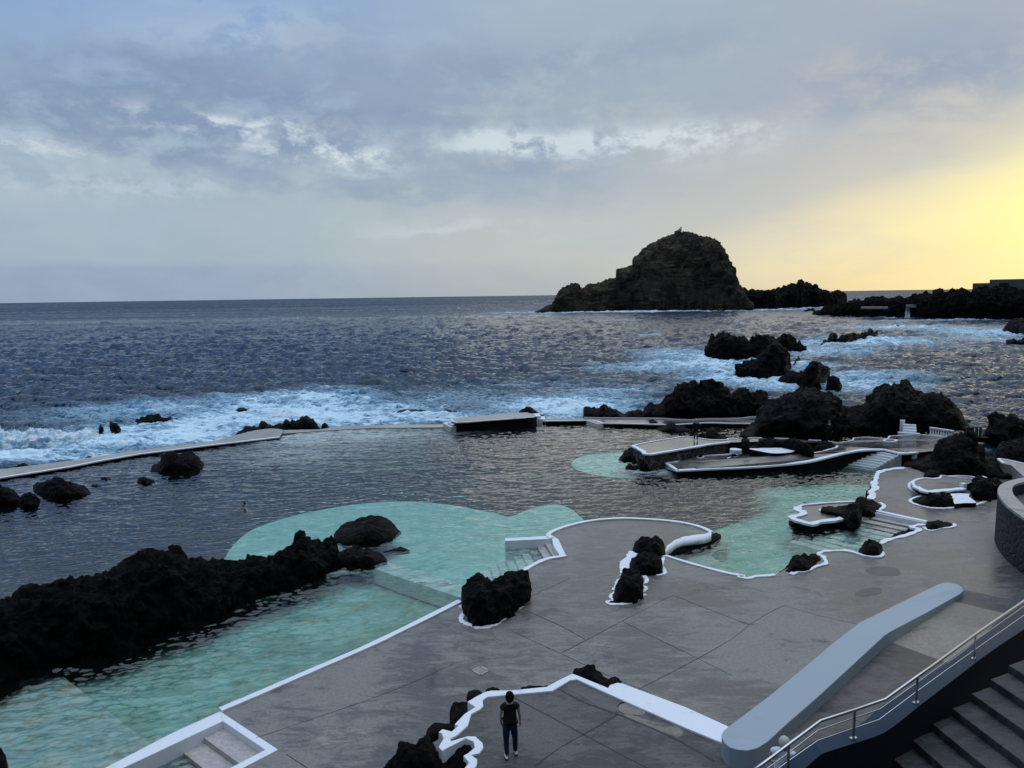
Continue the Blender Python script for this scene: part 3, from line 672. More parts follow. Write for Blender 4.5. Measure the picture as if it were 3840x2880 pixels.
# --- platform with the standing man (stone faced)
P1o = pts('c20', [(1045, 534), (1110, 570), (1135, 585), (1148, 603), (1190, 608), (1240, 600), (1300, 590), (1450, 566), (1600, 540), (1700, 522), (1830, 508), (1890, 500), (2000, 482), (1960, 472), (1870, 474), (1860, 482), (1750, 484), (1670, 478), (1510, 455), (1400, 468), (1200, 500)], 1.3)
plat = sheet('stone_platform', P1o, 'wet_concrete', -2.5, 'structure', side='stone_wall')
kerb(P1o[:10], .34, .04, 3, parent=plat, jit=.2); kerb(P1o[9:12], .26, .04, 3, parent=plat, jit=.3); kerb(P1o[13:]+P1o[:1], .18, .04, 2, parent=plat)
# upper walk behind, strips showing between rocks
up_ = sheet('upper_walk', pts('c20', [(1850, 482), (2000, 476), (2400, 480), (2400, 500), (1990, 500), (1870, 506)], 1.29), 'pale_concrete', .5, 'structure', side='lava')
P1b = pts('c20', [(2040, 470), (2080, 466), (2400, 472)], 1.32)+pts('c30', [(200, 473), (350, 487), (460, 492), (460, 505), (100, 500)], 1.32)+pts('c20', [(2200, 496), (2100, 496)], 1.32)
uw = sheet('upper_walk', P1b, 'wet_concrete', .5, 'structure', side='lava')
kerb(pts('c20', [(2040, 470), (2080, 466), (2160, 468)], 1.32), .12, .05, 2, parent=uw); kerb(pts('c30', [(55, 471), (195, 475)], 1.32), .12, .05, 2, parent=uw); kerb(pts('c30', [(350, 486), (460, 491)], 1.32), .12, .05, 2, parent=uw)
# --- lower platform rising to the right
za = lambda x: .42+max(0, min(1, (x-100)/750))*.75
def p2(x, y, off=0): return (x, y, za(x)+off)
P2f = pts('c20', [(1430, 748, .42), (1700, 735, .42), (2000, 720, .42), (2212, 708, .42)])+pts('c30', [p2(150, 695), p2(350, 670), p2(520, 630), p2(700, 588), p2(850, 569), p2(1000, 568)])
P2r = pts('c30', [p2(1080, 585), p2(1155, 603), p2(1290, 592), p2(1500, 570), p2(1600, 480), p2(1520, 465), p2(1400, 448), p2(1300, 442), p2(1145, 450), p2(1050, 455), p2(1040, 473), p2(1000, 475), p2(860, 463), p2(740, 472), p2(735, 490), p2(650, 507), p2(520, 500)])
P2b = pts('c30', [p2(600, 540), p2(480, 580), p2(380, 600), p2(250, 618)])+pts('c20', [(2212, 625, .42), (2130, 622, .42), (2050, 600, .42), (2000, 595, .42), (1900, 605, .42), (1850, 612, .42), (1700, 620, .42), (1600, 632, .42), (1500, 640, .42), (1420, 668, .42), (1415, 678, .42), (1370, 680, .42), (1335, 684, .42)])
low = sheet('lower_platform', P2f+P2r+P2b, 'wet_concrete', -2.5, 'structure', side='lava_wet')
kerb(P2f, .42, .05, 3, parent=low, jit=.15); kerb(P2b[7:]+P2f[:1], .26, .05, 2, parent=low, jit=.15); kerb(P2b[4:9], .13, .04, 2, parent=low)
kerb(P2f[-1:]+P2r[:3], .26, .05, 2, parent=low); kerb(P2r[5:16], .12, .06, 2, parent=low, jit=.3)
kerb(pts('c30', [(520, 498, 1.0), (600, 510, 1.0), (650, 507, 1.05)]), .1, .06, 2, parent=low)
kerb(pts('c30', [p2(600, 537), p2(585, 553), p2(520, 570), p2(480, 582), p2(400, 598), p2(350, 608), p2(260, 612), p2(220, 624), p2(100, 627), p2(0, 625)])+pts('c20', [(2150, 618, .42), (2080, 590, .42), (2000, 590, .42)]), .16, .05, 2, parent=low)
for L in ([(1600, 630), (1620, 622), (1655, 630), (1640, 640), (1610, 640)],): kerb(pts('c20', L, .45), .12, .04, 3, closed=True, parent=low)
kerb(pts('c20', [(1895, 605), (1930, 608), (1955, 622), (1940, 632), (1890, 635), (1865, 645), (1900, 658), (1960, 668), (2010, 665), (2020, 655), (1990, 648)], .45), .12, .04, 3, closed=False, parent=low)
kerb(pts('c20', [(2000, 590), (2040, 610), (2080, 626), (2095, 618), (2060, 600), (2030, 588)], .45), .12, .04, 3, closed=True, parent=low)
# white sloping apron at its corner
mb = MB(); a = pts('c20', [(1335, 686, .42), (1372, 690, .42), (1440, 750, .42), (1425, 757, .42)]); bq = pts('c20', [(1425, 782, -.1), (1230, 762, -.25), (1290, 715, -.05)])
mb.add([a[0], a[1], a[2], a[3], bq[0], bq[1], bq[2]], [(0, 1, 2, 3), (0, 3, 4, 5, 6)]); mb.build('apron', [M['white_dirty']], low)
# round ring
kerb(pts('c30', [(1000, 493, 1.12), (1020, 485, 1.12), (1055, 483, 1.12), (1095, 486, 1.12), (1110, 494, 1.12), (1090, 502, 1.12), (1050, 504, 1.12), (1015, 501, 1.12)]), .17, .08, 3, closed=True, parent=low, jit=.05)
# white patches between rocks
def patch(name, c, L, z, mat, lab=None, zb=None, side=None):
    return sheet(name, smooth_line(pts(c, L, z), 3, True), mat, z-.3 if zb is None else zb, 'structure', side=side)
patch('white_ledge', 'c20', [(1885, 555), (1930, 553), (1980, 562), (1975, 572), (1895, 570)], 1.0, 'white_paint')
patch('white_ledge', 'c20', [(2050, 560), (2100, 548), (2212, 545), (2300, 548), (2330, 548), (2370, 550), (2420, 562), (2440, 580), (2380, 594), (2250, 598), (2130, 578)], 1.0, 'white_paint', zb=.4, side='lava')
# stair C
pst4 = empty('pool_stair', tuple(at('c30', 900, 660, 0))); tag(pst4, 'white seven-step stair falling from the upper platform into the green cove', 'stair')
s0, s1 = at('c30', 985, 572, 1.15), at('c30', 1155, 606, 1.15)
q0, q1 = at('c30', 600, 705, -.1), at('c30', 905, 750, -.1)
nst = 8
for k in range(nst):
    f0, f1 = k/nst, (k+1)/nst; zt = 1.12-(k+.6)*.155
    a, a2 = s0+(q0-s0)*f0, s0+(q0-s0)*f1; b, b2 = s1+(q1-s1)*f0, s1+(q1-s1)*f1
    mb = MB(); mb.prism(local([(*a[:2], zt), (*a2[:2], zt), (*b2[:2], zt), (*b[:2], zt)], pst4), -1.6); mb.build('step', [M['white_dirty']], pst4, bev=.015)
for k in range(3):
    a, a2 = s0+(q0-s0)*(1+k*.12), s0+(q0-s0)*(1.12+k*.12); b, b2 = s1+(q1-s1)*(1+k*.12), s1+(q1-s1)*(1.12+k*.12); zt = -.15-.13*k
    mb = MB(); mb.prism(local([(*a[:2], zt), (*a2[:2], zt), (*b2[:2], zt), (*b[:2], zt)], pst4), -1.6); mb.build('step', [M['pale_concrete']], pst4, bev=.015)
nrm = (s1-q1); nrm = np.array([-nrm[1], nrm[0], 0]); nrm = nrm/np.linalg.norm(nrm)*.35
if nrm[0] < 0: nrm = -nrm
mb = MB(); mb.prism([s1+(0, 0, .03), s1+nrm*2+(0, 0, .03), at('c30', 1290, 598, 1.16), s1+(.1, .4, .03)], -1.2)
for k in range(nst):
    f0, f1 = k/nst, (k+1)/nst; zt = 1.14-(k+.0)*.155
    b, b2 = s1+(q1-s1)*f0, s1+(q1-s1)*f1
    if k < 7: mb.prism([(*b[:2], zt), (*b2[:2], zt), (*(b2+nrm*.45)[:2], zt), (*(b+nrm*.45)[:2], zt)], -1.2)
ck = mb.build('stair_cheek', [M['white_dirty']], pst4); ck.location = -pst4.location

# small white steps & balustrade in the rock gap
zs = 1.15
g = empty('rock_steps', tuple(at('c30', 1215, 445, zs))); tag(g, 'bright white steps rising against the black headland', 'steps')
cs = at('c30', 1218, 448, zs); fw = np.array([cs[0], cs[1], 0]); fw /= np.linalg.norm(fw); rt = np.array([fw[1], -fw[0], 0]); pm = np.linalg.norm(cs[:2])/725/8.64
rz = math.atan2(rt[1], rt[0])
for k, (xa, xb, hh_, dd) in enumerate(((-75, 75, .20, .2), (-42, 52, .38, .5), (-42, 50, .56, .8), (-46, 48, .76, 1.1), (-65, -30, 1.05, 1.4))):
    mb = MB(); cc = rt*((xa+xb)/2*pm)+fw*(dd)
    mb.box((cc[0], cc[1], -.5), (xb-xa)*pm, .34, hh_+.5, rz); mb.build('step', [M['white_paint']], g, bev=.02)
g = empty('white_balustrade', tuple(at('c30', 1490, 460, zs))); tag(g, 'short white balustrade with upright posts between the black rocks', 'balustrade')
A = at('c30', 1395, 442, zs)-np.array(g.location); B = at('c30', 1600, 474, zs)-np.array(g.location); B[2] = A[2] = 0
mb = MB(); dv = B-A; ln = np.linalg.norm(dv); rz2 = math.atan2(dv[1], dv[0])
mb.box(((A+B)/2), ln, .2, .12, rz2); mb.build('base', [M['white_paint']], g)
mb = MB(); cc = (A+B)/2; mb.box((cc[0], cc[1], .58), ln, .2, .11, rz2); mb.build('top_rail', [M['white_paint']], g)
for k in range(9):
    p = A+dv*(k+.4)/9; mb = MB(); mb.box((p[0], p[1], .1), .085, .1, .5, rz2); mb.build('post', [M['white_paint']], g)
g = empty('pier_posts', tuple(at('c30', 1800, 452, .6))); tag(g, 'thin dark ledge with stubby posts over the inlet between rocks', 'jetty')
A = at('c30', 1700, 455, .6)-np.array(g.location); B = at('c30', 1860, 458, .6)-np.array(g.location); dv = B-A; rz2 = math.atan2(dv[1], dv[0]); cc = (A+B)/2
mb = MB(); mb.box((cc[0], cc[1], -.4), np.linalg.norm(dv)*1.4, .8, .4, rz2); mb.build('ledge', [M['lava']], g)
for x in (1715, 1740, 1765, 1800, 1833):
    p = at('c30', x, 450, .6)-np.array(g.location); mb = MB(); mb.box((p[0], p[1], -.05), .16, .16, .85, rz2); mb.build('post', [M['dark_metal']], g)

# --- island patio in the right cove
ip = pts('c30', [(755, 1018), (650, 1022), (500, 1030), (380, 1042), (300, 1050), (262, 1068), (255, 1095), (300, 1108), (305, 1125), (270, 1140), (212, 1152), (225, 1172), (290, 1192), (375, 1212), (450, 1192), (560, 1180), (640, 1165), (645, 1150), (700, 1190), (800, 1130)], .42)
isl = sheet('islet_patio', ip, 'wet_concrete', -2, 'structure', side='lava_wet')
kerb(ip[:6], .2, .05, 3, parent=isl); kerb(ip[5:18], .42, .06, 3, parent=isl, jit=.25)
kerb(pts('c30', [(645, 1150), (600, 1132), (540, 1118), (480, 1108), (450, 1096), (460, 1085)], .42), .16, .05, 3, parent=isl)
# --- raised terrace in the right rocks
rp = pts('c30', [(1490, 796), (1482, 815), (1430, 822), (1380, 818), (1320, 820), (1265, 838), (1248, 860), (1275, 890), (1320, 912), (1380, 935), (1480, 925), (1600, 915), (1695, 905), (1690, 880), (1800, 830), (1760, 806), (1650, 800), (1560, 803)], .82)
rtb = sheet('raised_terrace', rp, 'deck_concrete', .3, 'structure', side='lava_wet')
kerb(rp[:8], .2, .05, 3, parent=rtb); kerb(rp[7:13], .42, .05, 2, parent=rtb, jit=.2); kerb(rp[13:][::-1][:4]+rp[:1], .1, .08, 2, parent=rtb)
mb = MB(); q = at('c30', 1685, 895, .82); mb.box(q, .28, .28, .28, .2); mb.build('block', [M['white_paint']], rtb)
loop('c30', [(1245, 850), (1222, 870), (1228, 900), (1270, 930), (1320, 955), (1375, 968)], closed=False, w_=.2)
loop('c30', [(1375, 968), (1320, 970), (1250, 990), (1228, 1010), (1260, 1035), (1340, 1058), (1420, 1072), (1540, 1075), (1650, 1062), (1760, 1050), (1820, 1035), (1870, 1018), (1880, 1002), (1990, 990)], closed=False, w_=.2)
sheet('white_ledge', pts('c30', [(1565, 948), (1650, 943), (1742, 948), (1735, 972), (1800, 1022), (1790, 1028), (1700, 1028), (1612, 1036), (1590, 990)], .72), 'white_paint', .4, 'structure', side='lava')
loop('c30', [(1285, 720), (1310, 738), (1360, 757)], closed=False, w_=.14)
kerb(pts('c30', [(1850, 800), (1900, 817)], .82), .12, .05, 0, parent=rtb)
# pale walkway top right
wr = sheet('walkway', pts('c30', [(1992, 648), (2030, 655), (2120, 672), (2212, 690), (2500, 740), (2500, 900), (2212, 800), (2100, 700), (2040, 690)], 1.3), 'pale_concrete', -.5, 'structure')
kerb(pts('c30', [(2040, 688), (2005, 662), (1992, 650), (2030, 652), (2120, 670), (2212, 690), (2500, 745)], 1.3), .18, .05, 2, parent=wr)

# --- terrace of the woman, with its white band
TZ = 2.0
band_out = [('c11', p) for p in [(1700, 1790), (1800, 1659), (1840, 1610), (1790, 1550), (1830, 1530), (1890, 1480), (1880, 1430), (1810, 1400), (1740, 1440), (1640, 1490), (1610, 1510), (1575, 1475), (1620, 1400), (1600, 1355), (1575, 1350), (1610, 1320), (1690, 1340), (1750, 1290), (1715, 1280), (1800, 1190), (1895, 1130), (1825, 1085), (1900, 1040), (1980, 1000), (2030, 988), (2212, 985)]]+\
    [('c21', p) for p in [(300, 955), (400, 900), (520, 842), (560, 855), (830, 965), (845, 940), (910, 920), (950, 925), (1500, 1130), (1875, 1300), (2000, 1250)]]
band_in = [('c21', p) for p in [(2000, 1500), (1812, 1438), (1500, 1310), (820, 1010), (560, 890), (500, 900), (350, 990), (0, 1022)]]+\
    [('c11', p) for p in [(2000, 1042), (1958, 1070), (1965, 1120), (1935, 1150), (1860, 1190), (1830, 1290), (1740, 1370), (1675, 1408), (1690, 1425), (1830, 1383), (1900, 1385), (1958, 1440), (1965, 1480), (1930, 1530), (1860, 1545), (1912, 1580), (1912, 1620), (1890, 1659), (1800, 1790)]]
bo = [at(c_, p[0], p[1], TZ+.06) for c_, p in band_out]; bi = [at(c_, p[0], p[1], TZ+.06) for c_, p in band_in]
mb = MB(); mb.prism([p+(0, 0, 0) for p in bo]+bi, TZ-.5)
band = mb.build('terrace_edge', [M['white_paint']], None, bev=.02)
terr_poly = [p-np.array((0, 0, .06)) for p in bi]+[np.array((-1.0, 7, TZ)), np.array((9, 7, TZ))]+pts('c31', [(700, 1500), (250, 1350), (-100, 1500)], TZ)
terr = sheet('terrace', terr_poly, 'terrace_concrete', .2, 'structure'); band.parent = terr
# ramp
rs = [pts('c31', [(-150, 1500, 1.99), (900, 1500, 1.99)]), pts('c31', [(430, 1120, 1.72), (1400, 1130, 1.72)]), pts('c31', [(1030, 560, 1.24), (1620, 775, 1.24)]), pts('c31', [(1590, 215, .66), (2140, 345, .66)]), pts('c31', [(1700, 120, .457), (2220, 230, .457)])]
for k, mt_ in enumerate(('terrace_concrete', 'terrace_concrete', 'dry_concrete', 'terrace_concrete')):
    mb = MB(); n_ = 8
    for i_ in range(n_):
        a, b = i_/n_, (i_+1)/n_; lo, hi = rs[k], rs[k+1]
        mb.add([lo[0]+(lo[1]-lo[0])*a, lo[0]+(lo[1]-lo[0])*b, hi[0]+(hi[1]-hi[0])*b, hi[0]+(hi[1]-hi[0])*a], [(0, 1, 2, 3)])
    tag(mb.build('ramp', [M[mt_]]), kind='structure')
# ramp wall
def zt(t): return np.interp(t, [0, .55, 1], [2.5, 1.72, .78])
farE = [('c21', 1815, 1400, 0), ('c21', 1812, 1365, 0), ('c21', 1828, 1335, 0), ('c21', 1870, 1300, .02), ('c21', 2212, 1042, .15), ('c31', 300, 800, .28), ('c31', 560, 580, .42), ('c31', 790, 402, .55), ('c31', 1100, 250, .75), ('c31', 1450, 80, .97), ('c31', 1500, 60, .99), ('c31', 1560, 55, 1), ('c31', 1630, 68, 1), ('c31', 1675, 95, 1), ('c31', 1690, 125, 1), ('c31', 1670, 148, .99)]
nearE = [('c21', 1815, 1402, 0), ('c21', 1835, 1440, 0), ('c21', 1880, 1478, 0), ('c21', 1950, 1500, 0), ('c21', 2030, 1506, 0), ('c21', 2120, 1485, .02), ('c31', 0, 1428, .08), ('c31', 160, 1280, .14), ('c31', 430, 1045, .26), ('c31', 740, 760, .40), ('c31', 1000, 520, .53), ('c31', 1050, 484, .55), ('c31', 1400, 300, .80)]
TP_ = [at(c_, x, y, float(zt(t_))) for c_, x, y, t_ in farE+nearE[1:][::-1]]
mb = MB(); mb.prism(TP_, .2); rw = mb.build('ramp_wall', [M['blue_grey_paint']], bev=.018)
tag(rw, 'thick blue-grey rounded wall running up beside the ramp', 'wall')
# patches and joints on the decks
def stain(c, L, z, mat, n=4):
    o = sheet('deck_patch', smooth_line(pts(c, L, z+.004), n, True), mat, z-.002, 'structure'); return o
stain('c11', [(520, 1420), (560, 1360), (640, 1315), (750, 1300), (870, 1298), (930, 1330), (955, 1370), (900, 1410), (780, 1440), (680, 1480), (580, 1480)], DZ, 'patch_concrete' if 'patch_concrete' in M else 'dry_stain') if False else None
concrete('worn_concrete', (.14, .138, .128), (.30, .29, .25), .5, .8, 2.0, light=(.46, .44, .38))
concrete('dark_patch', (.06, .058, .06), (.11, .105, .10), .3, .6, 2.0)
stain('c11', [(520, 1420), (560, 1360), (640, 1315), (750, 1300), (870, 1298), (930, 1330), (955, 1370), (900, 1410), (780, 1440), (680, 1480), (580, 1480)], DZ, 'worn_concrete')
stain('c21', [(915, 1120), (960, 1090), (1080, 1110), (1155, 1165), (1120, 1200), (1020, 1195), (940, 1170)], TZ, 'dry_concrete')
stain('c21', [(975, 1210), (1010, 1195), (1200, 1250), (1400, 1290), (1475, 1335), (1440, 1390), (1300, 1350), (1120, 1270)], TZ, 'dry_concrete')
stain('c30', [(840, 1620), (880, 1585), (1000, 1575), (1110, 1590), (1145, 1630), (1120, 1655), (950, 1655)], DZ, 'dark_patch')
stain('c31', [(750, 160), (800, 120), (900, 100), (985, 110), (960, 150), (850, 175)], DZ, 'dark_patch')
stain('c21', [(700, 590), (740, 560), (800, 555), (870, 590), (870, 620), (800, 610), (740, 605)], DZ, 'worn_concrete')
stain('c30', [(1000, 1400), (1030, 1360), (1080, 1355), (1070, 1390), (1020, 1420)], DZ, 'worn_concrete')
stain('c21', [(460, 950), (560, 905), (820, 1010), (1000, 1085), (930, 1110), (900, 1180), (800, 1160), (640, 1060)], TZ, 'dark_patch')
def joint(c, L, z, w_=.035):
    V, Fs = ribbon(smooth_line(pts(c, L, z), 2), w_, .006, jit=.6); mb = MB(); mb.add(V, Fs); mb.build('joint', [M['crack']], deck if z < 1 else terr)
joint('c21', [(0, 475), (200, 570), (420, 668)], DZ, .022); joint('c21', [(420, 668), (640, 555), (950, 390), (1390, 165)], DZ, .022); joint('c21', [(1390, 165), (1690, 285), (2050, 420)], DZ, .022); joint('c21', [(2050, 420), (2212, 320)], DZ, .022)
joint('c31', [(140, 255), (450, 345), (770, 415)], DZ, .022); joint('c31', [(0, 320), (140, 255)], DZ, .022)
joint('c21', [(0, 1040), (300, 1200), (620, 1370), (900, 1520), (1170, 1659)], TZ, .035); joint('c21', [(910, 1195), (620, 1370), (420, 1480), (200, 1640)], TZ, .035)
joint('c21', [(400, 975), (640, 1100), (930, 1200), (1400, 1400), (1750, 1600)], TZ, .05); joint('c11', [(0, 1400), (500, 1230), (1000, 1060), (1400, 900), (1700, 760)], DZ, .02)
for L_ in ([(1050, 1000), (1500, 770), (1900, 545), (2050, 420)], [(420, 668), (760, 830), (1200, 1010)], [(950, 390), (1250, 540), (1500, 660), (1900, 860)], [(0, 250), (500, 20)], [(640, 555), (420, 430), (100, 290)]): joint('c21', L_, DZ, .018)
joint('c11', [(260, 1540), (400, 1630), (470, 1680)], DZ, .022)
# drain grate
g = empty('drain_grate', tuple(at('c11', 1940, 818, DZ+.004))); tag(g, 'square pale drain grate set in the dark deck', 'grate')
q = [np.array(p)-np.array(g.location) for p in pts('c11', [(1870, 818), (1940, 782), (2010, 820), (1940, 857)], DZ+.004)]
mb = MB()
for i in range(4):
    V, Fs = ribbon([q[i], q[(i+1) % 4]], .07, .02, jit=0); mb.add(V, Fs)
mb.build('frame', [M['cap_concrete']], g); mb = MB()
for k in range(1, 12):
    a = q[0]+(q[1]-q[0])*k/12; b = q[3]+(q[2]-q[3])*k/12; V, Fs = ribbon([a, b], .022, .015, jit=0); mb.add(V, Fs)
a = (q[0]+q[1])/2; b = (q[3]+q[2])/2
for k in (.33, .66):
    a = q[0]+(q[3]-q[0])*k; b = q[1]+(q[2]-q[1])*k; V, Fs = ribbon([a, b], .03, .014, jit=0); mb.add(V, Fs)
mb.build('bars', [M['cap_concrete']], g); mb = MB(); mb.add(q, [(0, 1, 2, 3)]); mb.build('pit', [M['crack']], g)

# ------------------------------------------------------------------ bastion
bs = empty('bastion', tuple(at('c30', 2100, 1300, DZ))); tag(bs, 'curved dark stone bastion wall with pale concrete cap at the right edge', 'wall')
BZ = 2.95
bO = smooth_line(pts('c30', [(2700, 770), (2450, 775), (2212, 810), (2080, 840), (2010, 872), (1985, 915), (1995, 965), (2050, 1040), (2130, 1105), (2212, 1160), (2450, 1330), (2800, 1600)], BZ), 4)
bI = smooth_line(pts('c30', [(2700, 810), (2450, 815), (2212, 850), (2150, 865), (2118, 885), (2110, 920), (2125, 960), (2165, 1005), (2212, 1050), (2330, 1130), (2550, 1290), (2900, 1520)], BZ), 4)
mb = MB(); mb.prism(local(bO+bI[::-1], bs), -.12); mb2 = MB()
mb = MB(); mb.prism(local([p+np.array((0, 0, .02)) for p in bO]+[p+np.array((0, 0, .02)) for p in bI[::-1]], bs), BZ-.10-DZ); mb.build('cap', [M['cap_concrete']], bs, bev=.03)
V = []; Fs = []
for k, p in enumerate(bO):
    c_ = np.array((p[0], p[1], 0))-np.array(bs.location); V += [(c_[0], c_[1], BZ-DZ-.1), (c_[0], c_[1], -.3)]
for k in range(len(bO)-1): Fs.append((2*k, 2*k+1, 2*k+3, 2*k+2))
V2 = []
for k, p in enumerate(bI):
    c_ = np.array((p[0], p[1], 0))-np.array(bs.location); V2 += [(c_[0], c_[1], BZ-DZ-.1), (c_[0], c_[1], -.3)]
mb = MB(); mb.add(V, Fs); mb.build('stone_face', [M['bastion_stone']], bs); mb = MB(); mb.add(V2, Fs); mb.build('inner_face', [M['slate_paint']], bs)
mb = MB(); mb.prism([np.array((p[0]-bs.location[0], p[1]-bs.location[1], BZ-.65-DZ)) for p in bI], .5); mb.build('floor', [M['terrace_concrete']], bs)

# ------------------------------------------------------------------ parapet, railing, stair (right foreground)
farP = [('c31', 2600, -60, 5.1), ('c31', 2350, 50, 5.0), ('c31', 2212, 110, 4.95), ('c31', 2120, 195, 4.92), ('c31', 2060, 295, 4.9), ('c31', 1940, 430, 4.87), ('c31', 1760, 595, 4.85), ('c31', 1560, 745, 4.78), ('c31', 1280, 930, 4.66), ('c31', 1000, 1110, 4.5), ('c31', 850, 1240, 4.42), ('c31', 780, 1290, 4.38), ('c31', 560, 1365, 4.3), ('c31', 400, 1425, 4.22), ('c31', 200, 1560, 4.05), ('c31', 0, 1720, 3.9), ('c31', -300, 1950, 3.6)]
nearP = [('c31', 2800, 20, 5.3), ('c31', 2500, 260, 5.2), ('c31', 2212, 460, 5.1), ('c31', 2000, 600, 5.0), ('c31', 1800, 745, 4.93), ('c31', 1500, 975, 4.8), ('c31', 1290, 1135, 4.7), ('c31', 1150, 1250, 4.6), ('c31', 1010, 1350, 4.5), ('c31', 900, 1395, 4.45), ('c31', 700, 1460, 4.35), ('c31', 480, 1530, 4.28), ('c31', 420, 1575, 4.2), ('c31', 250, 1720, 4.05), ('c31', 0, 1930, 3.85), ('c31', -200, 2100, 3.6)]
FP = [at(*p) for p in farP]; NP = [at(*p) for p in nearP]
def resamp(P, n):
    P = np.array(smooth_line(P, 3)); s = np.r_[0, np.cumsum(np.linalg.norm(np.diff(P, axis=0), axis=1))]; t_ = np.linspace(0, s[-1], n)
    return np.stack([np.interp(t_, s, P[:, i]) for i in range(3)], -1)
A_, B_ = resamp(FP, 60), resamp(NP, 60); mb = MB(); V = []
for a, b in zip(A_, B_): V += [a, b, (b[0], b[1], 1.0), (a[0], a[1], 1.0)]
Fs = []; Ms = []
for k in range(59):
    i = 4*k; j = i+4
    mb.v = mb.v
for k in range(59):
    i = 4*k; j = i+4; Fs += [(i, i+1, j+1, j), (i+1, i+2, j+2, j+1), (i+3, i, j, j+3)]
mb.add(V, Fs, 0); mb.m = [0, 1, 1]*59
simple('shaded_wall', (.006, .010, .017), .75, .2, var=.2)  # parapet sides: their shade painted in as a near-black slate
par = mb.build('parapet_wall', [M['slate_paint'], M['shaded_wall']], bev=.0); tag(par, 'slate-blue parapet beside the dark stair, carrying the steel railing', 'wall')
rail = empty('metal_railing', tuple(at('c31', 1280, 1100, 4.68))); tag(rail, 'polished steel railing with two thin lower rails on the parapet', 'railing')
RL = np.array(rail.location)
posts_b = [('c31', 2340, 320, 5.08), ('c31', 1781, 712, 4.90), ('c31', 1279, 1092, 4.69), ('c31', 738, 1400, 4.37), ('c31', 168, 1760, 4.08)]
PB = [at(*p) for p in posts_b]
def rail_pt(c, x, y, base_line=PB):
    "a rail point lies in the vertical surface over the post feet"
    r = ray(c, x, y); best = None
    for k in range(len(PB)-1):
        a, b = PB[k], PB[k+1]
        # solve a+(b-a)s = r*t in plan
        Mx = np.array([[b[0]-a[0], -r[0]], [b[1]-a[1], -r[1]]]); s_, t_ = np.linalg.solve(Mx, -a[:2])
        if (-.02 <= s_ <= 1.02) or (k == 0 and s_ < 0) or (k == len(PB)-2 and s_ > 1):
            best = np.array([r[0]*t_, r[1]*t_, CZ+r[2]*t_])-RL; break
    return best
hand = [rail_pt('c31', x, y) for x, y in [(2450, 55), (2212, 218), (1800, 500), (1400, 792), (1280, 875), (1015, 1066), (750, 1158), (455, 1252), (200, 1440), (0, 1590), (-150, 1700)]]
r1 = [rail_pt('c31', x, y) for x, y in [(2450, 100), (2212, 262), (1800, 552), (1300, 915), (965, 1152), (745, 1225), (430, 1335), (175, 1530), (0, 1659), (-150, 1770)]]
r2 = [rail_pt('c31', x, y) for x, y in [(2450, 180), (2212, 340), (1795, 632), (1290, 995), (960, 1242), (740, 1315), (430, 1422), (175, 1600), (0, 1730), (-150, 1840)]]
mb = MB(); mb.tube(hand, .031, 12); mb.build('handrail', [M['metal']], rail, smooth=True)
for rr in (r1, r2): mb = MB(); mb.tube(rr, .0115, 8); mb.build('rail', [M['metal']], rail, smooth=True)
for k, p in enumerate(PB):
    q = p-RL; tops = {0: (2330, 135), 1: (1797, 505), 2: (1288, 880), 3: (752, 1165), 4: (168, 1465)}[k]
    hgt = top_at('c31', *tops, p)-p[2]; mb = MB(); dvv = (PB[min(k+1, 4)]-PB[max(k-1, 0)]); rz3 = math.atan2(dvv[1], dvv[0])
    mb.box((q[0], q[1], 0+q[2]), .062, .016, hgt, rz3); po = mb.build('post', [M['metal']], rail)
    mb = MB(); mb.box((q[0], q[1], q[2]), .15, .08, .012, rz3); pl = mb.build('base_plate', [M['metal']], po)
# stair
st_ = empty('concrete_stair', tuple(at('c31', 1585, 1140, 3.9))); tag(st_, 'wide worn dark concrete stair climbing at the lower right corner', 'stair')
SL = np.array(st_.location)
corn = [(745, 1830), (910, 1700), (1080, 1560), (1252, 1400), (1422, 1265), (1587, 1140), (1752, 1010), (1908, 880), (2082, 768), (2250, 650), (2420, 540)]
zc0 = 3.46
C3 = []
for k, (x, y) in enumerate(corn): C3.append(at('c31', x, y, zc0+.18*k))
dl = (C3[-1]-C3[2])[:2]; dl = dl/np.linalg.norm(dl)
# all corners on one straight line in plan
c0 = C3[5][:2]; stepl = np.linalg.norm((C3[8]-C3[2])[:2])/6
e1 = at('c31', 2212, 1080, C3[7][2])-C3[7]; wd = e1[:2]/np.linalg.norm(e1[:2])
print('STAIR', stepl, dl, wd)
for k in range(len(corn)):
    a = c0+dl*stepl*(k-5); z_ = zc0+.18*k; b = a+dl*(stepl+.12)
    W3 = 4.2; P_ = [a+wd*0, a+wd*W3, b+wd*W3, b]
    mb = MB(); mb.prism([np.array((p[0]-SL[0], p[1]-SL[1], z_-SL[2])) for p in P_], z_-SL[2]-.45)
    mb.build('step', [M['step_concrete']], st_, bev=.03)

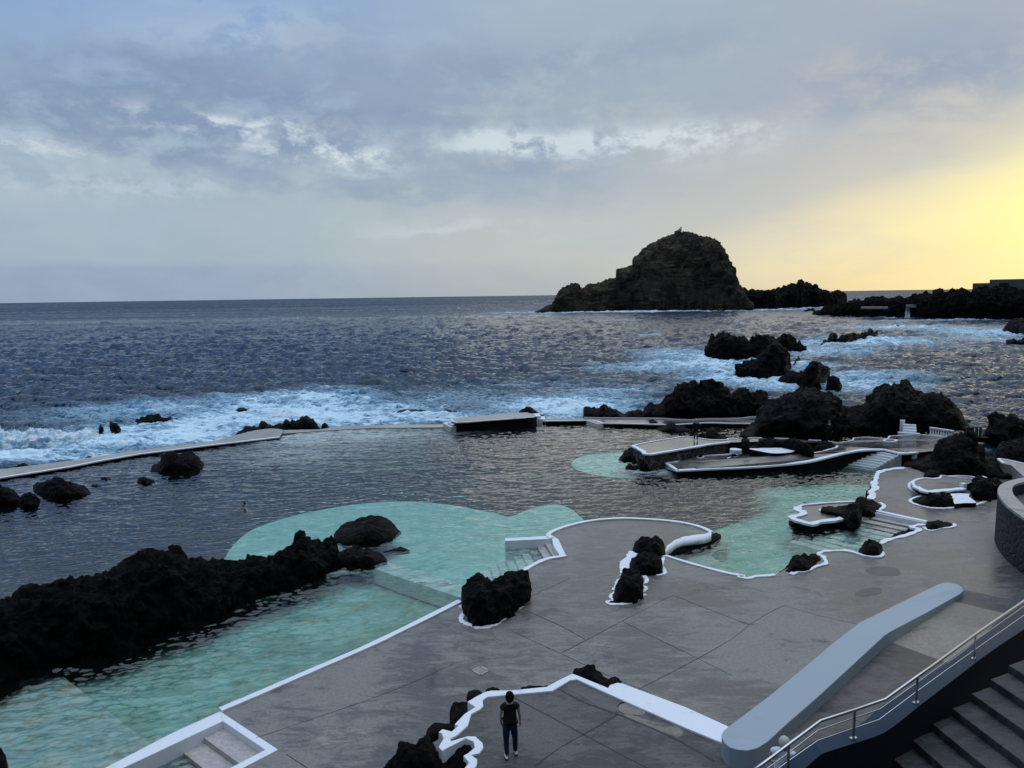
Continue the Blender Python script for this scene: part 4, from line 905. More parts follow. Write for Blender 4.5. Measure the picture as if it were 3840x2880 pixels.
# ------------------------------------------------------------------ rocks
def massif(name, label, c, prof, depth, z0=0., rough=.22, cell=.9, mat='lava', jag=.0, back=1., step=1.0, cat='rock', group=None, power=.75, kind=None, lump=1.0, warp=.35, parent=None, mind=.5, seedo=0., spike=0.):
    "rock from its skyline and waterline; depth in metres runs away from the camera"
    xs = [p[0] for p in prof]; sc = 8.64 if c != 'fv' else 2.16
    n = max(12, int((xs[-1]-xs[0])/sc*1.15/step)); X = np.linspace(xs[0], xs[-1], n)
    yt = np.interp(X, xs, [p[1] for p in prof]); yb = np.interp(X, xs, [p[2] for p in prof])
    if spike:
        sp_ = np.stack([X/(38. if c != 'fv' else 9.5)+seedo*3.1, X*0+.5+seedo, X*0+.3], -1); yt = np.minimum(yt-spike*1.7*(ridged(sp_, 3)-.50)*np.clip((yb-yt)/20, 0, 1), yb)
    G = np.array([at(c, x, y, z0) for x, y in zip(X, yb)])
    hgt0 = max((b-a) for a, b in zip(yt, yb))
    fr = np.clip((yb-yt)/hgt0, 0, 1); Dp = depth*np.sqrt(np.clip(fr*1.3, .03, 1))
    R = []; 
    for k in range(n):
        g_ = G[k]; e = g_[:2]/np.linalg.norm(g_[:2]); dd = np.linalg.norm(g_[:2]); r = ray(c, X[k], yt[k])
        sl_ = r[2]/math.hypot(r[0], r[1])
        if sl_ < -1e-4: Dp[k] = max(min(Dp[k], .88*((z0-CZ)/sl_-dd)), .03)
        f_ = np.linspace(.25, 2.95, 28); o_ = .5*(1-np.sign(np.cos(f_))*np.abs(np.cos(f_))**.8)
        T = ((CZ+(dd+o_*Dp[k])*sl_-z0)/np.sin(f_)**power).min()
        R.append((g_[0], g_[1], e[0], e[1], max(T, .02), Dp[k]))
    R = np.array(R)
    pxm = np.linalg.norm(G[n//2][:2])/FPX*step
    nr = int(np.clip((depth+2*R[:, 4].max())/pxm/1.3, 14, 150))
    ph = np.linspace(-.12, math.pi+.12, nr)
    Pg, Rg = np.meshgrid(ph, np.arange(n), indexing='ij')
    cs_, sn = np.cos(Pg), np.sin(Pg)
    off = .5*(1-np.sign(cs_)*np.abs(cs_)**.8); z = np.where(sn > 0, np.abs(sn)**power, sn*2.5)
    T = R[:, 4][None, :]; Dg = R[:, 5][None, :]
    x = R[:, 0][None, :]+R[:, 2][None, :]*off*Dg; y = R[:, 1][None, :]+R[:, 3][None, :]*off*Dg
    zz = np.where(z > 0, z*T, z*mind)+z0
    P = np.stack([x, y, zz], -1)
    du = np.gradient(P, axis=1); dv_ = np.gradient(P, axis=0); N_ = np.cross(du, dv_); N_ /= np.linalg.norm(N_, axis=-1, keepdims=True)+1e-9
    ctr = np.array([P[..., 0].mean(), P[..., 1].mean(), z0]); 
    if (N_*(P-ctr)).sum(-1).mean() < 0: N_ = -N_
    q = P/cell+seedo; q[..., 2] *= .8
    a = rough
    wb_ = 1-np.clip(worley(q+warp*(fbm(q*1.3, 2)[..., None]-.5)), 0, 1.2)
    wb2 = 1-np.clip(worley(q*2.6+5), 0, 1.2)
    wb3 = 1-np.clip(worley(q*6.1+9), 0, 1.2)
    dn = a*lump*((wb_-.45)*.95+(wb2-.45)*.55+(wb3-.45)*.28)+a*(fbm(q*2.3, 5, .65)-.5)*.8+a*(ridged(q*1.9+3, 4)-.45)*.9+jag*(ridged(q*.9, 4)-.5)
    dn = dn-dn.mean()-.05*a
    env = np.clip(T/(2.5*a+1e-6), .25, 1)*np.clip(np.minimum(np.arange(n), n-1-np.arange(n))/3., .0, 1)[None, :]
    P = P+N_*(dn*env)[..., None]
    P[..., 2] += (jag*(ridged(np.stack([q[..., 0]*1.4, q[..., 1]*.5, q[..., 0]*0+2.7], -1), 3)-.62)*np.clip(sn, 0, 1)**2*1.3*env)
    vv = np.stack([fbm(q*1.1+k*7.7, 3)-.5 for k in range(3)], -1); P += vv*(a*.9*env)[..., None]; v2 = np.stack([fbm(q*4.3+k*3.1, 2)-.5 for k in range(3)], -1); P += v2*(a*.45*env)[..., None]
    me = np_mesh(name, P.reshape(-1, 3), grid_faces(nr, n))
    o = link(name, me, M[mat], parent, smooth=True)
    # origin at base
    me.transform(Matrix.Translation(-Vector(ctr))); o.location = ctr
    if kind: tag(o, kind=kind)
    elif not parent: tag(o, label, cat, group)
    return o
rk = 'lava_rock'
# left foreground ridge
massif('lava_ridge', 'long black lava ridge across the lower left between the two pools', 'fv',
       [(-60, 1330, 1540), (0, 1322, 1492), (22, 1290, 1478), (60, 1278, 1462), (110, 1272, 1448), (135, 1254, 1442), (180, 1243, 1438), (225, 1238, 1425), (272, 1218, 1408), (300, 1200, 1394), (345, 1190, 1376), (392, 1190, 1362), (418, 1215, 1354), (440, 1204, 1345), (470, 1204, 1340), (495, 1222, 1322), (520, 1212, 1310), (560, 1200, 1292), (600, 1204, 1284), (640, 1180, 1268), (655, 1150, 1262), (675, 1165, 1256), (700, 1178, 1246), (722, 1160, 1232), (735, 1190, 1226), (765, 1180, 1228), (800, 1184, 1226), (820, 1190, 1216), (836, 1208, 1214)],
       4.0, 0, .42, 1.25, 'lava', jag=.15, step=.8, spike=2.5)
massif(rk, 'black rock cut off by the left frame edge beside the shallow ledge', 'fv', [(-30, 1440, 1530), (0, 1440, 1508), (15, 1452, 1500), (36, 1470, 1482), (42, 1478, 1480)], 2.0, -.1, .2, .8, seedo=3, spike=9)
massif(rk, 'small black rock in the bottom left corner of the pool', 'fv', [(-25, 1610, 1680), (0, 1612, 1670), (12, 1622, 1665), (18, 1650, 1662)], .9, 0, .1, .5, seedo=6, spike=9)
massif('lava_boulder', 'big rounded black boulder standing in the turquoise water', 'c10', [(672, 1300, 1330), (700, 1262, 1370), (760, 1215, 1390), (830, 1180, 1398), (900, 1160, 1398), (980, 1140, 1392), (1060, 1138, 1388), (1130, 1160, 1362), (1180, 1192, 1338), (1215, 1232, 1310), (1245, 1268, 1282), (1255, 1275, 1277)], 4.0, 0, .22, .9, power=.6, lump=.7)
massif(rk, 'low flat black rock awash right of the big boulder', 'c10', [(1100, 1448, 1452), (1150, 1436, 1450), (1200, 1418, 1452), (1245, 1406, 1450), (1285, 1422, 1448), (1330, 1440, 1442)], 1.2, 0, .1, .5, spike=9)
# rocks inside the pool, left
massif(rk, 'largest black rock standing alone in the dark pool near the sea wall', 'c00', [(1298, 745, 755), (1330, 700, 765), (1390, 672, 772), (1420, 625, 776), (1470, 592, 780), (1530, 585, 785), (1580, 612, 785), (1640, 600, 782), (1690, 618, 770), (1730, 650, 748), (1765, 685, 700)], 4.2, 0, .35, 1.2, jag=.2, seedo=1, spike=9)
massif(rk, 'small knobbly black rock left below the lone pool rock', 'c00', [(1182, 850, 855), (1200, 815, 868), (1250, 800, 876), (1290, 822, 876), (1335, 830, 845)], 1.5, 0, .16, .6, seedo=2, spike=9)
massif(rk, 'tiny flat black rock awash in mid pool, upper of two', 'c00', [(862, 822, 826), (880, 806, 830), (920, 803, 830), (958, 815, 822)], .8, 0, .08, .5, seedo=4, spike=9)
massif(rk, 'tiny double black rock awash right of the knobbly cluster', 'c00', [(785, 875, 880), (810, 862, 888), (835, 868, 898), (858, 876, 904), (885, 882, 890)], .9, 0, .1, .5, seedo=5, spike=9)
massif(rk, 'broad black rock cluster in the pool near the left edge', 'c00', [(288, 880, 920), (300, 865, 945), (360, 852, 975), (430, 840, 992), (500, 822, 1008), (545, 810, 1005), (590, 840, 1000), (640, 855, 985), (700, 862, 975), (740, 880, 965), (785, 940, 945)], 3.2, 0, .35, 1.1, jag=.12, seedo=7, spike=9)
massif(rk, 'rounded black rock in front of the broad cluster in the pool', 'c00', [(145, 1040, 1052), (170, 985, 1068), (215, 948, 1075), (265, 942, 1075), (310, 955, 1068), (345, 985, 1035), (350, 1000, 1005)], 1.9, 0, .22, .8, seedo=8, spike=9)
massif(rk, 'black rock at the left frame edge in the dark pool', 'c00', [(-60, 880, 1075), (0, 878, 1072), (60, 885, 1062), (110, 910, 1055), (150, 945, 1045), (188, 985, 1000)], 3.0, 0, .3, 1., seedo=9, spike=9)
# sea rocks, left
massif(rk, 'black rock cut off by the left edge in white surf', 'c00', [(-60, 440, 560), (0, 436, 560), (45, 438, 556), (62, 470, 545), (70, 490, 500)], 2.5, SEA_Z, .3, 1., jag=.2, spike=9)
massif(rk, 'small dark rock poking through the breaking wave', 'c00', [(538, 500, 505), (552, 462, 506), (572, 455, 504), (584, 478, 482)], 1.0, SEA_Z, .15, .6, 'lava_wet', spike=9)
massif(rk, 'narrow upright rock in the surf left of the taller one', 'c00', [(855, 400, 440), (865, 358, 442), (882, 355, 440), (898, 385, 420), (905, 400, 405)], 1.4, SEA_Z, .18, .7, spike=9)
massif(rk, 'tall blocky black rock with water running off it', 'c00', [(948, 380, 405), (955, 332, 425), (985, 328, 440), (1020, 342, 440), (1045, 375, 425), (1065, 405, 410)], 2.2, SEA_Z, .25, .8, jag=.15, spike=9)
massif(rk, 'ragged black reef in white surf beyond the left sea wall', 'c00', [(1050, 360, 372), (1120, 338, 360), (1172, 330, 350), (1180, 302, 355), (1230, 290, 360), (1290, 286, 358), (1345, 262, 350), (1380, 270, 345), (1400, 290, 340), (1450, 282, 335), (1500, 300, 330), (1525, 292, 330), (1552, 316, 320)], 3., SEA_Z, .35, 1.1, jag=.45, spike=9)
massif(rk, 'flat rock almost covered by foam in the surf', 'c00', [(2035, 222, 228), (2060, 208, 232), (2110, 206, 232), (2150, 216, 220)], 2., SEA_Z, .15, .7, spike=9)
massif(rk, 'small jagged rock tucked behind the left end of the sea wall', 'c00', [(130, 716, 722), (165, 690, 726), (200, 680, 726), (240, 694, 720), (245, 700, 704)], 1., -.3, .12, .5, jag=.15, spike=9)
massif(rk, 'tiny rock tip showing over the sea wall', 'c00', [(745, 632, 642), (765, 622, 642), (795, 630, 636)], .7, -.3, .06, .5, spike=9)
massif(rk, 'jagged black rock row just behind the sea wall bend', 'c10', [(-175, 440, 450), (-130, 400, 440), (-90, 368, 420), (-30, 365, 412), (20, 372, 402), (50, 322, 400), (80, 318, 396), (120, 355, 394), (180, 350, 396), (235, 340, 398), (275, 308, 398), (320, 306, 398), (350, 325, 398), (395, 292, 396), (425, 282, 396), (455, 298, 394), (490, 322, 392), (525, 345, 388), (550, 378, 382)], 3.0, -.3, .26, 1.0, jag=.3, spike=12)
massif(rk, 'small pointed rock right of the jagged row behind the sea wall', 'c10', [(563, 376, 380), (575, 350, 382), (598, 336, 382), (618, 352, 378), (630, 372, 374)], 1.2, -.3, .12, .6, seedo=3, spike=9)
massif(rk, 'dark ledge with water pouring over it beside the block', 'c10', [(1080, 275, 280), (1180, 240, 276), (1300, 225, 275), (1420, 222, 275), (1520, 235, 275), (1600, 245, 278), (1640, 222, 278), (1690, 228, 278), (1760, 245, 276), (1815, 272, 276)], 3.5, SEA_Z, .22, 1.0, 'lava_wet', jag=.15, spike=9)
massif(rk, 'black rock sloping down behind the right end of the block', 'c20', [(60, 238, 246), (95, 210, 252), (130, 192, 262), (170, 208, 272), (210, 238, 282), (250, 262, 290), (290, 284, 292), (298, 292, 294)], 2.4, 0., .25, .9, jag=.15, spike=9)
massif(rk, 'tiny black rock lost in the far surf', 'c10', [(330, 74, 78), (345, 66, 80), (360, 74, 76)], 1.2, SEA_Z, .1, .6, spike=9)
# seaward skyline rocks behind the walkway
massif(rk, 'flat-topped black rock at the left end of the seaward row', 'c20', [(615, 215, 290), (622, 200, 296), (680, 206, 298), (740, 210, 300), (775, 195, 300), (795, 170, 300), (815, 195, 300), (850, 210, 302), (900, 205, 302), (925, 240, 302), (960, 262, 302), (1000, 285, 300)], 4., .1, .4, 1.3, jag=.3, spike=9)
massif(rk, 'low knobbly black rock between walkway and sea', 'c20', [(960, 270, 300), (990, 248, 302), (1040, 228, 302), (1090, 226, 302), (1130, 240, 303), (1160, 260, 303)], 3., .1, .3, 1., jag=.2, seedo=4, spike=9)
massif('lava_crag', 'tall twin-peaked black crag behind the seaward walkway', 'c20', [(1120, 262, 302), (1150, 205, 304), (1180, 185, 305), (1230, 190, 306), (1290, 180, 308), (1330, 140, 310), (1365, 100, 312), (1390, 50, 314), (1420, 15, 316), (1480, 5, 316), (1560, 6, 316), (1610, 18, 314), (1640, 10, 312), (1680, -20, 310), (1715, -55, 308), (1745, -45, 308), (1780, -10, 306), (1830, 20, 306), (1850, 60, 305), (1880, 95, 304), (1910, 130, 303), (1930, 160, 302)], 7.5, .1, .7, 2.0, jag=.55, spike=12)
massif('lava_crag', 'rounded lower black crag right of the twin peaks', 'c20', [(1895, 180, 302), (1912, 130, 302), (1935, 65, 300), (1975, 48, 298), (2020, 52, 296), (2055, 78, 294), (2110, 68, 292), (2170, 82, 292), (2212, 110, 292), (2280, 140, 292), (2330, 200, 290)], 6., .1, .6, 1.8, jag=.3, spike=12)
# rocks in the dark pool right of centre
massif(rk, 'black rock at the walkway foot in the dark pool, left of two', 'c20', [(1132, 352, 360), (1150, 330, 372), (1200, 316, 378), (1250, 322, 380), (1280, 345, 378), (1298, 362, 368)], 2.6, 0, .25, .9, seedo=2, spike=9)
massif(rk, 'long low black rock in the dark pool, right of two', 'c20', [(1250, 385, 395), (1275, 368, 405), (1330, 350, 412), (1390, 342, 416), (1440, 360, 416), (1490, 368, 414), (1545, 392, 400)], 2.8, 0, .25, .9, seedo=3, spike=9)
massif(rk, 'black rock rising from the pool behind the stone platform', 'c20', [(1665, 465, 480), (1680, 405, 484), (1710, 385, 486), (1750, 392, 488), (1775, 425, 488), (1820, 435, 488), (1850, 455, 486), (1870, 475, 480)], 2.2, 0.6, .25, .9, seedo=4, spike=9)
# rocks at the foot of the stone platform
massif(rk, 'black rock at the left foot of the stone platform', 'c20', [(920, 655, 662), (955, 610, 668), (985, 580, 670), (1025, 562, 672), (1060, 580, 690), (1100, 600, 700), (1130, 650, 700)], 2.6, 0, .25, .8, seedo=5, spike=9)
massif(rk, 'knobbly black rock under the corner of the stone platform', 'c20', [(1080, 690, 730), (1100, 655, 750), (1150, 640, 756), (1200, 648, 756), (1240, 665, 740), (1260, 690, 715), (1290, 690, 700)], 2.0, 0, .25, .7, seedo=6, spike=9)
massif(rk, 'small double black rock in the round turquoise pool', 'c20', [(978, 728, 735), (1000, 695, 745), (1025, 692, 748), (1050, 712, 750), (1080, 710, 750), (1100, 725, 745), (1110, 738, 740)], 1.2, 0, .18, .5, seedo=7, spike=9)
massif(rk, 'rough black bank between the stone platform and the lower deck', 'c20', [(1260, 655, 672), (1320, 632, 672), (1400, 620, 668), (1500, 605, 634), (1600, 592, 622), (1680, 556, 612), (1715, 522, 608), (1760, 525, 606), (1800, 505, 602), (1840, 520, 600), (1870, 545, 600), (1895, 575, 596)], 1.2, .42, .2, .8, jag=.12, seedo=8, spike=9)
massif(rk, 'tiny black rock in the leftmost white loop of the lower deck', 'c20', [(1608, 628, 634), (1622, 616, 637), (1640, 618, 636), (1654, 628, 632)], .35, .42, .05, .3, seedo=1, spike=9)
massif(rk, 'small black rock in the curled white loop of the lower deck', 'c20', [(1890, 622, 630), (1905, 604, 632), (1930, 610, 630), (1945, 622, 626)], .4, .42, .05, .3, seedo=2, spike=9)
massif(rk, 'low flat black rock in the open white loop of the lower deck', 'c20', [(1875, 645, 650), (1900, 632, 656), (1950, 640, 662), (2000, 648, 662), (2012, 656, 660)], .4, .42, .06, .3, seedo=3, spike=9)
massif(rk, 'small black rock in the slanting white loop of the lower deck', 'c20', [(2015, 600, 606), (2030, 590, 612), (2060, 600, 620), (2082, 614, 619)], .4, .42, .05, .3, seedo=4, spike=9)
massif(rk, 'pointed black rock on the ledge behind the lower deck', 'c20', [(1965, 545, 560), (1985, 500, 580), (2010, 472, 590), (2030, 475, 590), (2055, 505, 590), (2070, 540, 585)], 2., .7, .22, .8, seedo=9, spike=9)
massif(rk, 'small rounded black rock right of the pointed one', 'c20', [(2055, 510, 535), (2080, 488, 540), (2110, 490, 540), (2130, 512, 538), (2145, 525, 530)], 1.3, .9, .15, .7, seedo=11, spike=9)
massif(rk, 'black rock bank behind the larger white ledge', 'c30', [(-150, 540, 555), (-90, 500, 555), (-40, 470, 552), (40, 475, 550), (120, 490, 552), (200, 485, 575), (280, 478, 595), (330, 500, 610), (370, 540, 612), (400, 580, 600)], 1.6, 1.0, .3, 1., jag=.2, seedo=12, spike=9)
massif(rk, 'low black mound pointing onto the lower deck', 'c30', [(380, 540, 560), (410, 515, 580), (455, 492, 582), (500, 490, 576), (550, 510, 565), (585, 535, 548)], 2., .8, .22, .8, seedo=13, spike=9)
massif(rk, 'low black kerb rock under the larger white ledge', 'c20', [(2040, 580, 592), (2100, 585, 606), (2212, 600, 622), (2350, 600, 620), (2420, 595, 612), (2450, 590, 600)], .8, .45, .12, .5, seedo=14, spike=9)
# headland
massif('lava_headland', 'largest black headland in the middle right, two broad humps', 'fv', [(1598, 936, 940), (1612, 922, 946), (1626, 912, 948), (1645, 885, 948), (1660, 870, 948), (1685, 855, 949), (1720, 848, 950), (1752, 840, 952), (1785, 852, 953), (1806, 862, 951), (1820, 880, 948), (1838, 884, 947), (1862, 872, 946), (1882, 852, 944), (1905, 830, 940), (1925, 834, 938), (1950, 830, 937), (1975, 848, 935), (2000, 852, 930), (2030, 850, 927), (2055, 870, 928), (2075, 892, 929), (2090, 916, 931), (2106, 933, 936)], 11., .9, .6, 2.4, jag=.35, power=.6, lump=1.1, spike=4)
massif('lava_crag', 'black crag at the right edge beyond the inlet', 'c30', [(1850, 430, 445), (1880, 380, 470), (1905, 320, 485), (1925, 280, 495), (1960, 275, 500), (2010, 285, 505), (2060, 290, 510), (2100, 270, 515), (2150, 300, 520), (2212, 365, 525), (2400, 400, 530)], 6., 0, .5, 1.5, jag=.35, seedo=2, spike=12)
massif('lava_crag', 'dark crag at the right edge above the pale walkway', 'c30', [(1960, 610, 625), (1975, 560, 660), (2000, 520, 672), (2060, 505, 680), (2120, 495, 688), (2212, 480, 695), (2400, 470, 700)], 5., .8, .4, 1.2, jag=.3, seedo=3, spike=12)
massif('lava_mound', 'broad black rock mound between the cove and the bastion', 'c30', [(1172, 690, 718), (1185, 640, 722), (1240, 615, 722), (1290, 585, 735), (1345, 578, 755), (1410, 560, 775), (1430, 540, 785), (1480, 500, 795), (1520, 480, 800), (1570, 440, 800), (1640, 425, 800), (1700, 432, 800), (1745, 470, 800), (1770, 530, 800), (1830, 530, 802), (1870, 590, 808), (1920, 600, 812), (1990, 615, 815), (2040, 680, 818), (2110, 690, 815), (2160, 735, 812), (2205, 785, 805)], 8., .5, .6, 1.7, jag=.35, power=.6, spike=10)
massif(rk, 'black boulder against the raised white-edged terrace', 'c30', [(1345, 785, 792), (1360, 758, 808), (1400, 745, 815), (1450, 742, 815), (1480, 760, 812), (1495, 785, 795)], 1.6, .8, .18, .7, seedo=5, spike=9)
massif(rk, 'black rock bank between the raised terrace and the bastion', 'c30', [(1675, 860, 875), (1685, 845, 900), (1740, 850, 915), (1775, 812, 990), (1840, 800, 1015), (1900, 810, 1012), (1960, 815, 1000), (2000, 850, 990), (2030, 900, 980)], 3.4, .5, .35, 1.1, jag=.2, seedo=6, spike=9)
massif(rk, 'low black rock with white loop round it on the right deck', 'c30', [(1240, 1005, 1012), (1290, 980, 1035), (1350, 968, 1055), (1400, 945, 1065), (1480, 940, 1068), (1560, 950, 1068), (1600, 975, 1060), (1615, 1010, 1052), (1700, 1030, 1048), (1800, 1035, 1040)], 1.9, DZ, .22, .8, seedo=7, spike=9)
massif(rk, 'black rock strip under the raised terrace edge', 'c30', [(1235, 870, 880), (1255, 880, 915), (1310, 915, 945), (1370, 935, 962), (1450, 935, 950), (1600, 925, 945), (1690, 912, 925)], .7, .5, .12, .5, seedo=8, spike=9)
# islet in the cove
massif(rk, 'long black rock on the small patio islet', 'c30', [(455, 1085, 1092), (475, 1055, 1100), (520, 1050, 1112), (580, 1058, 1120), (640, 1050, 1140), (690, 1038, 1190), (740, 1048, 1215), (780, 1055, 1220), (805, 1090, 1175), (812, 1110, 1150)], 2.3, .55, .25, .9, seedo=9, spike=9)
massif(rk, 'black rock joining the patio islet to the deck', 'c30', [(745, 1035, 1060), (758, 985, 1090), (800, 975, 1110), (835, 985, 1125), (860, 1005, 1135), (900, 1025, 1132), (950, 1032, 1105), (985, 1060, 1080), (995, 1068, 1070)], 2.4, .4, .25, .9, seedo=10, spike=9)
massif(rk, 'black waterline rock round the patio islet', 'c30', [(178, 1185, 1215), (200, 1175, 1232), (300, 1205, 1258), (400, 1218, 1268), (500, 1205, 1266), (600, 1190, 1255), (700, 1190, 1240), (748, 1195, 1215)], 1.5, 0, .16, .6, power=.45, seedo=11, spike=9)
massif(rk, 'slim black rocks along the cove edge of the right deck', 'c30', [(838, 985, 992), (845, 925, 990), (870, 905, 975), (885, 880, 930), (905, 820, 890), (920, 790, 850), (930, 785, 800)], .7, 0, .12, .5, seedo=12, spike=9)
massif(rk, 'black rock with white edge at the head of the flooded stair', 'c30', [(1362, 1225, 1235), (1370, 1190, 1255), (1400, 1178, 1262), (1440, 1172, 1262), (1490, 1182, 1252), (1520, 1195, 1245), (1565, 1195, 1242), (1600, 1215, 1228)], 1.4, DZ, .15, .7, seedo=13, spike=9)
massif(rk, 'string of small black rocks along the flooded stair', 'c30', [(955, 1355, 1372), (1010, 1345, 1362), (1060, 1325, 1345), (1085, 1295, 1335), (1150, 1280, 1318), (1190, 1265, 1305), (1215, 1228, 1295), (1250, 1225, 1280), (1275, 1255, 1272)], .9, .1, .14, .6, seedo=14, spike=9)
massif(rk, 'squat black boulder on the kerb of the right cove', 'c30', [(780, 1440, 1455), (800, 1410, 1475), (840, 1365, 1485), (870, 1352, 1490), (920, 1360, 1493), (965, 1378, 1485), (985, 1405, 1470), (992, 1430, 1445)], 1.5, DZ, .16, .9, power=.5, lump=.7, seedo=15, spike=9)
massif(rk, 'sloping black rock at the near end of the right cove', 'c30', [(80, 1645, 1655), (120, 1605, 1662), (170, 1560, 1668), (190, 1510, 1668), (240, 1480, 1662), (300, 1488, 1655), (350, 1492, 1640), (385, 1465, 1620), (410, 1455, 1600), (440, 1475, 1585), (480, 1525, 1570), (492, 1550, 1560)], 2.0, .3, .22, .8, seedo=16, spike=9)
massif(rk, 'black rock at the tip of the half-round terrace', 'c20', [(1620, 1352, 1372), (1655, 1335, 1378), (1690, 1305, 1380), (1730, 1288, 1375), (1770, 1288, 1358), (1800, 1300, 1335), (1808, 1312, 1318)], 1.6, 0, .14, .6, seedo=17, spike=9)
massif(rk, 'rough black rock strip under the thick white lip', 'c20', [(1318, 1455, 1500), (1350, 1430, 1500), (1420, 1400, 1485), (1500, 1385, 1455), (1600, 1368, 1420), (1680, 1345, 1385), (1720, 1340, 1360)], 1.0, 0, .14, .5, 'lava', seedo=18, spike=9)
# rocks standing on the main deck
massif('lava_boulder', 'large black boulder ringed in white beside the long pool kerb', 'c11', [(1775, 150, 280), (1790, 100, 330), (1830, 45, 400), (1880, 20, 425), (1940, 12, 438), (2000, 25, 442), (2040, 50, 436), (2080, 20, 425), (2140, 0, 395), (2212, -35, 345), (2290, -62, 290), (2345, -35, 235), (2370, 40, 200), (2378, 60, 110)], 2.6, DZ, .26, .9, power=.62, jag=.1)
massif(rk, 'black rock nearest the half-round terrace, top of the ringed row', 'c20', [(1042, 1430, 1445), (1060, 1370, 1460), (1100, 1325, 1470), (1150, 1316, 1480), (1200, 1335, 1490), (1245, 1320, 1495), (1290, 1345, 1495), (1318, 1400, 1490), (1328, 1460, 1480)], 1.7, DZ, .22, .8, power=.5, seedo=1, spike=9)
massif(rk, 'black middle rock of the white-ringed row on the deck', 'c20', [(1015, 1545, 1590), (1030, 1500, 1620), (1080, 1475, 1640), (1150, 1468, 1655), (1220, 1478, 1655), (1280, 1500, 1645), (1302, 1550, 1620), (1305, 1590, 1600)], 1.6, DZ, .22, .8, power=.5, seedo=2, spike=9)
massif(rk, 'nearest black rock of the white-ringed row on the deck', 'c21', [(870, 180, 195), (880, 150, 215), (900, 90, 222), (925, 30, 228), (945, -30, 232), (990, -55, 236), (1060, -50, 236), (1110, -30, 215), (1140, 40, 190), (1140, 120, 170), (1135, 150, 160)], 2.2, DZ, .22, .8, power=.5, seedo=3, spike=9)
massif(rk, 'small flat black rock at the near tip of the white-ringed row', 'c21', [(835, 226, 230), (860, 214, 236), (900, 210, 238), (940, 222, 236)], .5, DZ, .06, .4, seedo=4, spike=9)
# rocks along the woman's terrace
massif('lava_bank', 'black lava bank at the bottom centre beside the winding white edge', 'c11', [(1050, 1740, 1900), (1120, 1659, 1900), (1170, 1590, 1880), (1230, 1510, 1870), (1260, 1440, 1870), (1300, 1405, 1870), (1350, 1410, 1870), (1405, 1440, 1870), (1430, 1405, 1870), (1475, 1390, 1870), (1520, 1400, 1870), (1570, 1505, 1870), (1612, 1550, 1870), (1640, 1540, 1870), (1740, 1500, 1870), (1810, 1455, 1870), (1850, 1465, 1860), (1875, 1500, 1840), (1885, 1530, 1800)], 1.1, 1.3, .12, .7, power=.5, seedo=5)
massif(rk, 'black rock on the outer side of the white edge, above the curl', 'c11', [(1465, 1395, 1420), (1478, 1330, 1410), (1500, 1300, 1405), (1540, 1272, 1385), (1600, 1268, 1355), (1650, 1272, 1340), (1700, 1270, 1345), (1745, 1285, 1310), (1755, 1295, 1302)], .8, 1.75, .12, .6, power=.5, seedo=6, spike=9)
massif(rk, 'black knob on the outer side of the white terrace edge, middle one', 'c11', [(1672, 1180, 1230), (1685, 1130, 1275), (1720, 1095, 1290), (1780, 1092, 1270), (1840, 1095, 1215), (1880, 1115, 1160), (1895, 1130, 1140)], .9, 1.6, .14, .7, power=.5, seedo=7, spike=9)
massif(rk, 'small black knob on the outer side of the white edge, left of the woman', 'c11', [(1818, 1050, 1070), (1830, 1005, 1085), (1870, 980, 1080), (1920, 980, 1055), (1955, 1000, 1025)], .6, 1.65, .1, .5, power=.5, seedo=8, spike=9)
massif(rk, 'low black knob just beyond the white edge behind the woman', 'c11', [(1985, 990, 1000), (2010, 968, 1005), (2050, 960, 1003), (2090, 972, 1000), (2110, 988, 996)], .4, 1.8, .06, .4, power=.5, seedo=9, spike=9)
massif(rk, 'thin flat black rock beyond the white edge right of the woman', 'c21', [(75, 968, 985), (95, 955, 990), (180, 948, 985), (250, 950, 975), (310, 945, 965)], .35, 1.8, .05, .3, power=.5, seedo=10, spike=9)
massif(rk, 'black rock at the peak of the white terrace edge', 'c21', [(525, 832, 848), (540, 798, 860), (600, 785, 890), (660, 768, 925), (705, 772, 945), (740, 815, 965), (780, 855, 975), (830, 885, 975), (880, 868, 950), (920, 885, 935), (948, 915, 925)], .75, 1.75, .12, .6, power=.5, seedo=11, spike=9)

# sea stacks right of centre
massif('sea_stack', 'broad flat-topped black sea stack in foam, left of its group', 'i1', [(1655, 1262, 1270), (1675, 1190, 1272), (1700, 1110, 1274), (1715, 1060, 1274), (1760, 1065, 1276), (1795, 1035, 1276), (1850, 1042, 1276), (1900, 1060, 1275), (1950, 1082, 1272), (1985, 1066, 1272), (2015, 1085, 1272), (2050, 1100, 1272), (2100, 1082, 1272), (2160, 1052, 1272), (2200, 1080, 1272), (2260, 1140, 1272)], 8., SEA_Z, .8, 2.2, jag=.9, spike=20)
massif('sea_stack', 'jagged black stack behind the flat-topped one', 'i2', [(-20, 870, 960), (30, 850, 965), (70, 855, 968), (100, 840, 970), (122, 810, 972), (150, 820, 972), (190, 825, 972), (215, 860, 972), (240, 880, 970), (265, 865, 968), (300, 900, 968), (325, 930, 968), (340, 962, 966)], 6., SEA_Z, .7, 2., jag=.8, spike=20)
massif('sea_stack', 'lower black stack in the foam, front of its group', 'i2', [(-290, 1180, 1190), (-270, 1080, 1195), (-200, 1060, 1200), (-100, 1040, 1205), (-30, 950, 1206), (0, 910, 1206), (60, 900, 1200), (120, 930, 1190), (165, 960, 1180), (185, 1050, 1150), (200, 1100, 1120), (260, 1010, 1060), (300, 1040, 1045)], 6., SEA_Z, .6, 1.8, jag=.6, seedo=3, spike=20)
massif('sea_stack', 'small dark rock beside the front stack', 'i2', [(-10, 1080, 1190), (40, 1080, 1200), (90, 1130, 1195), (130, 1170, 1180)], 3., SEA_Z, .35, 1.2, seedo=4, spike=20)
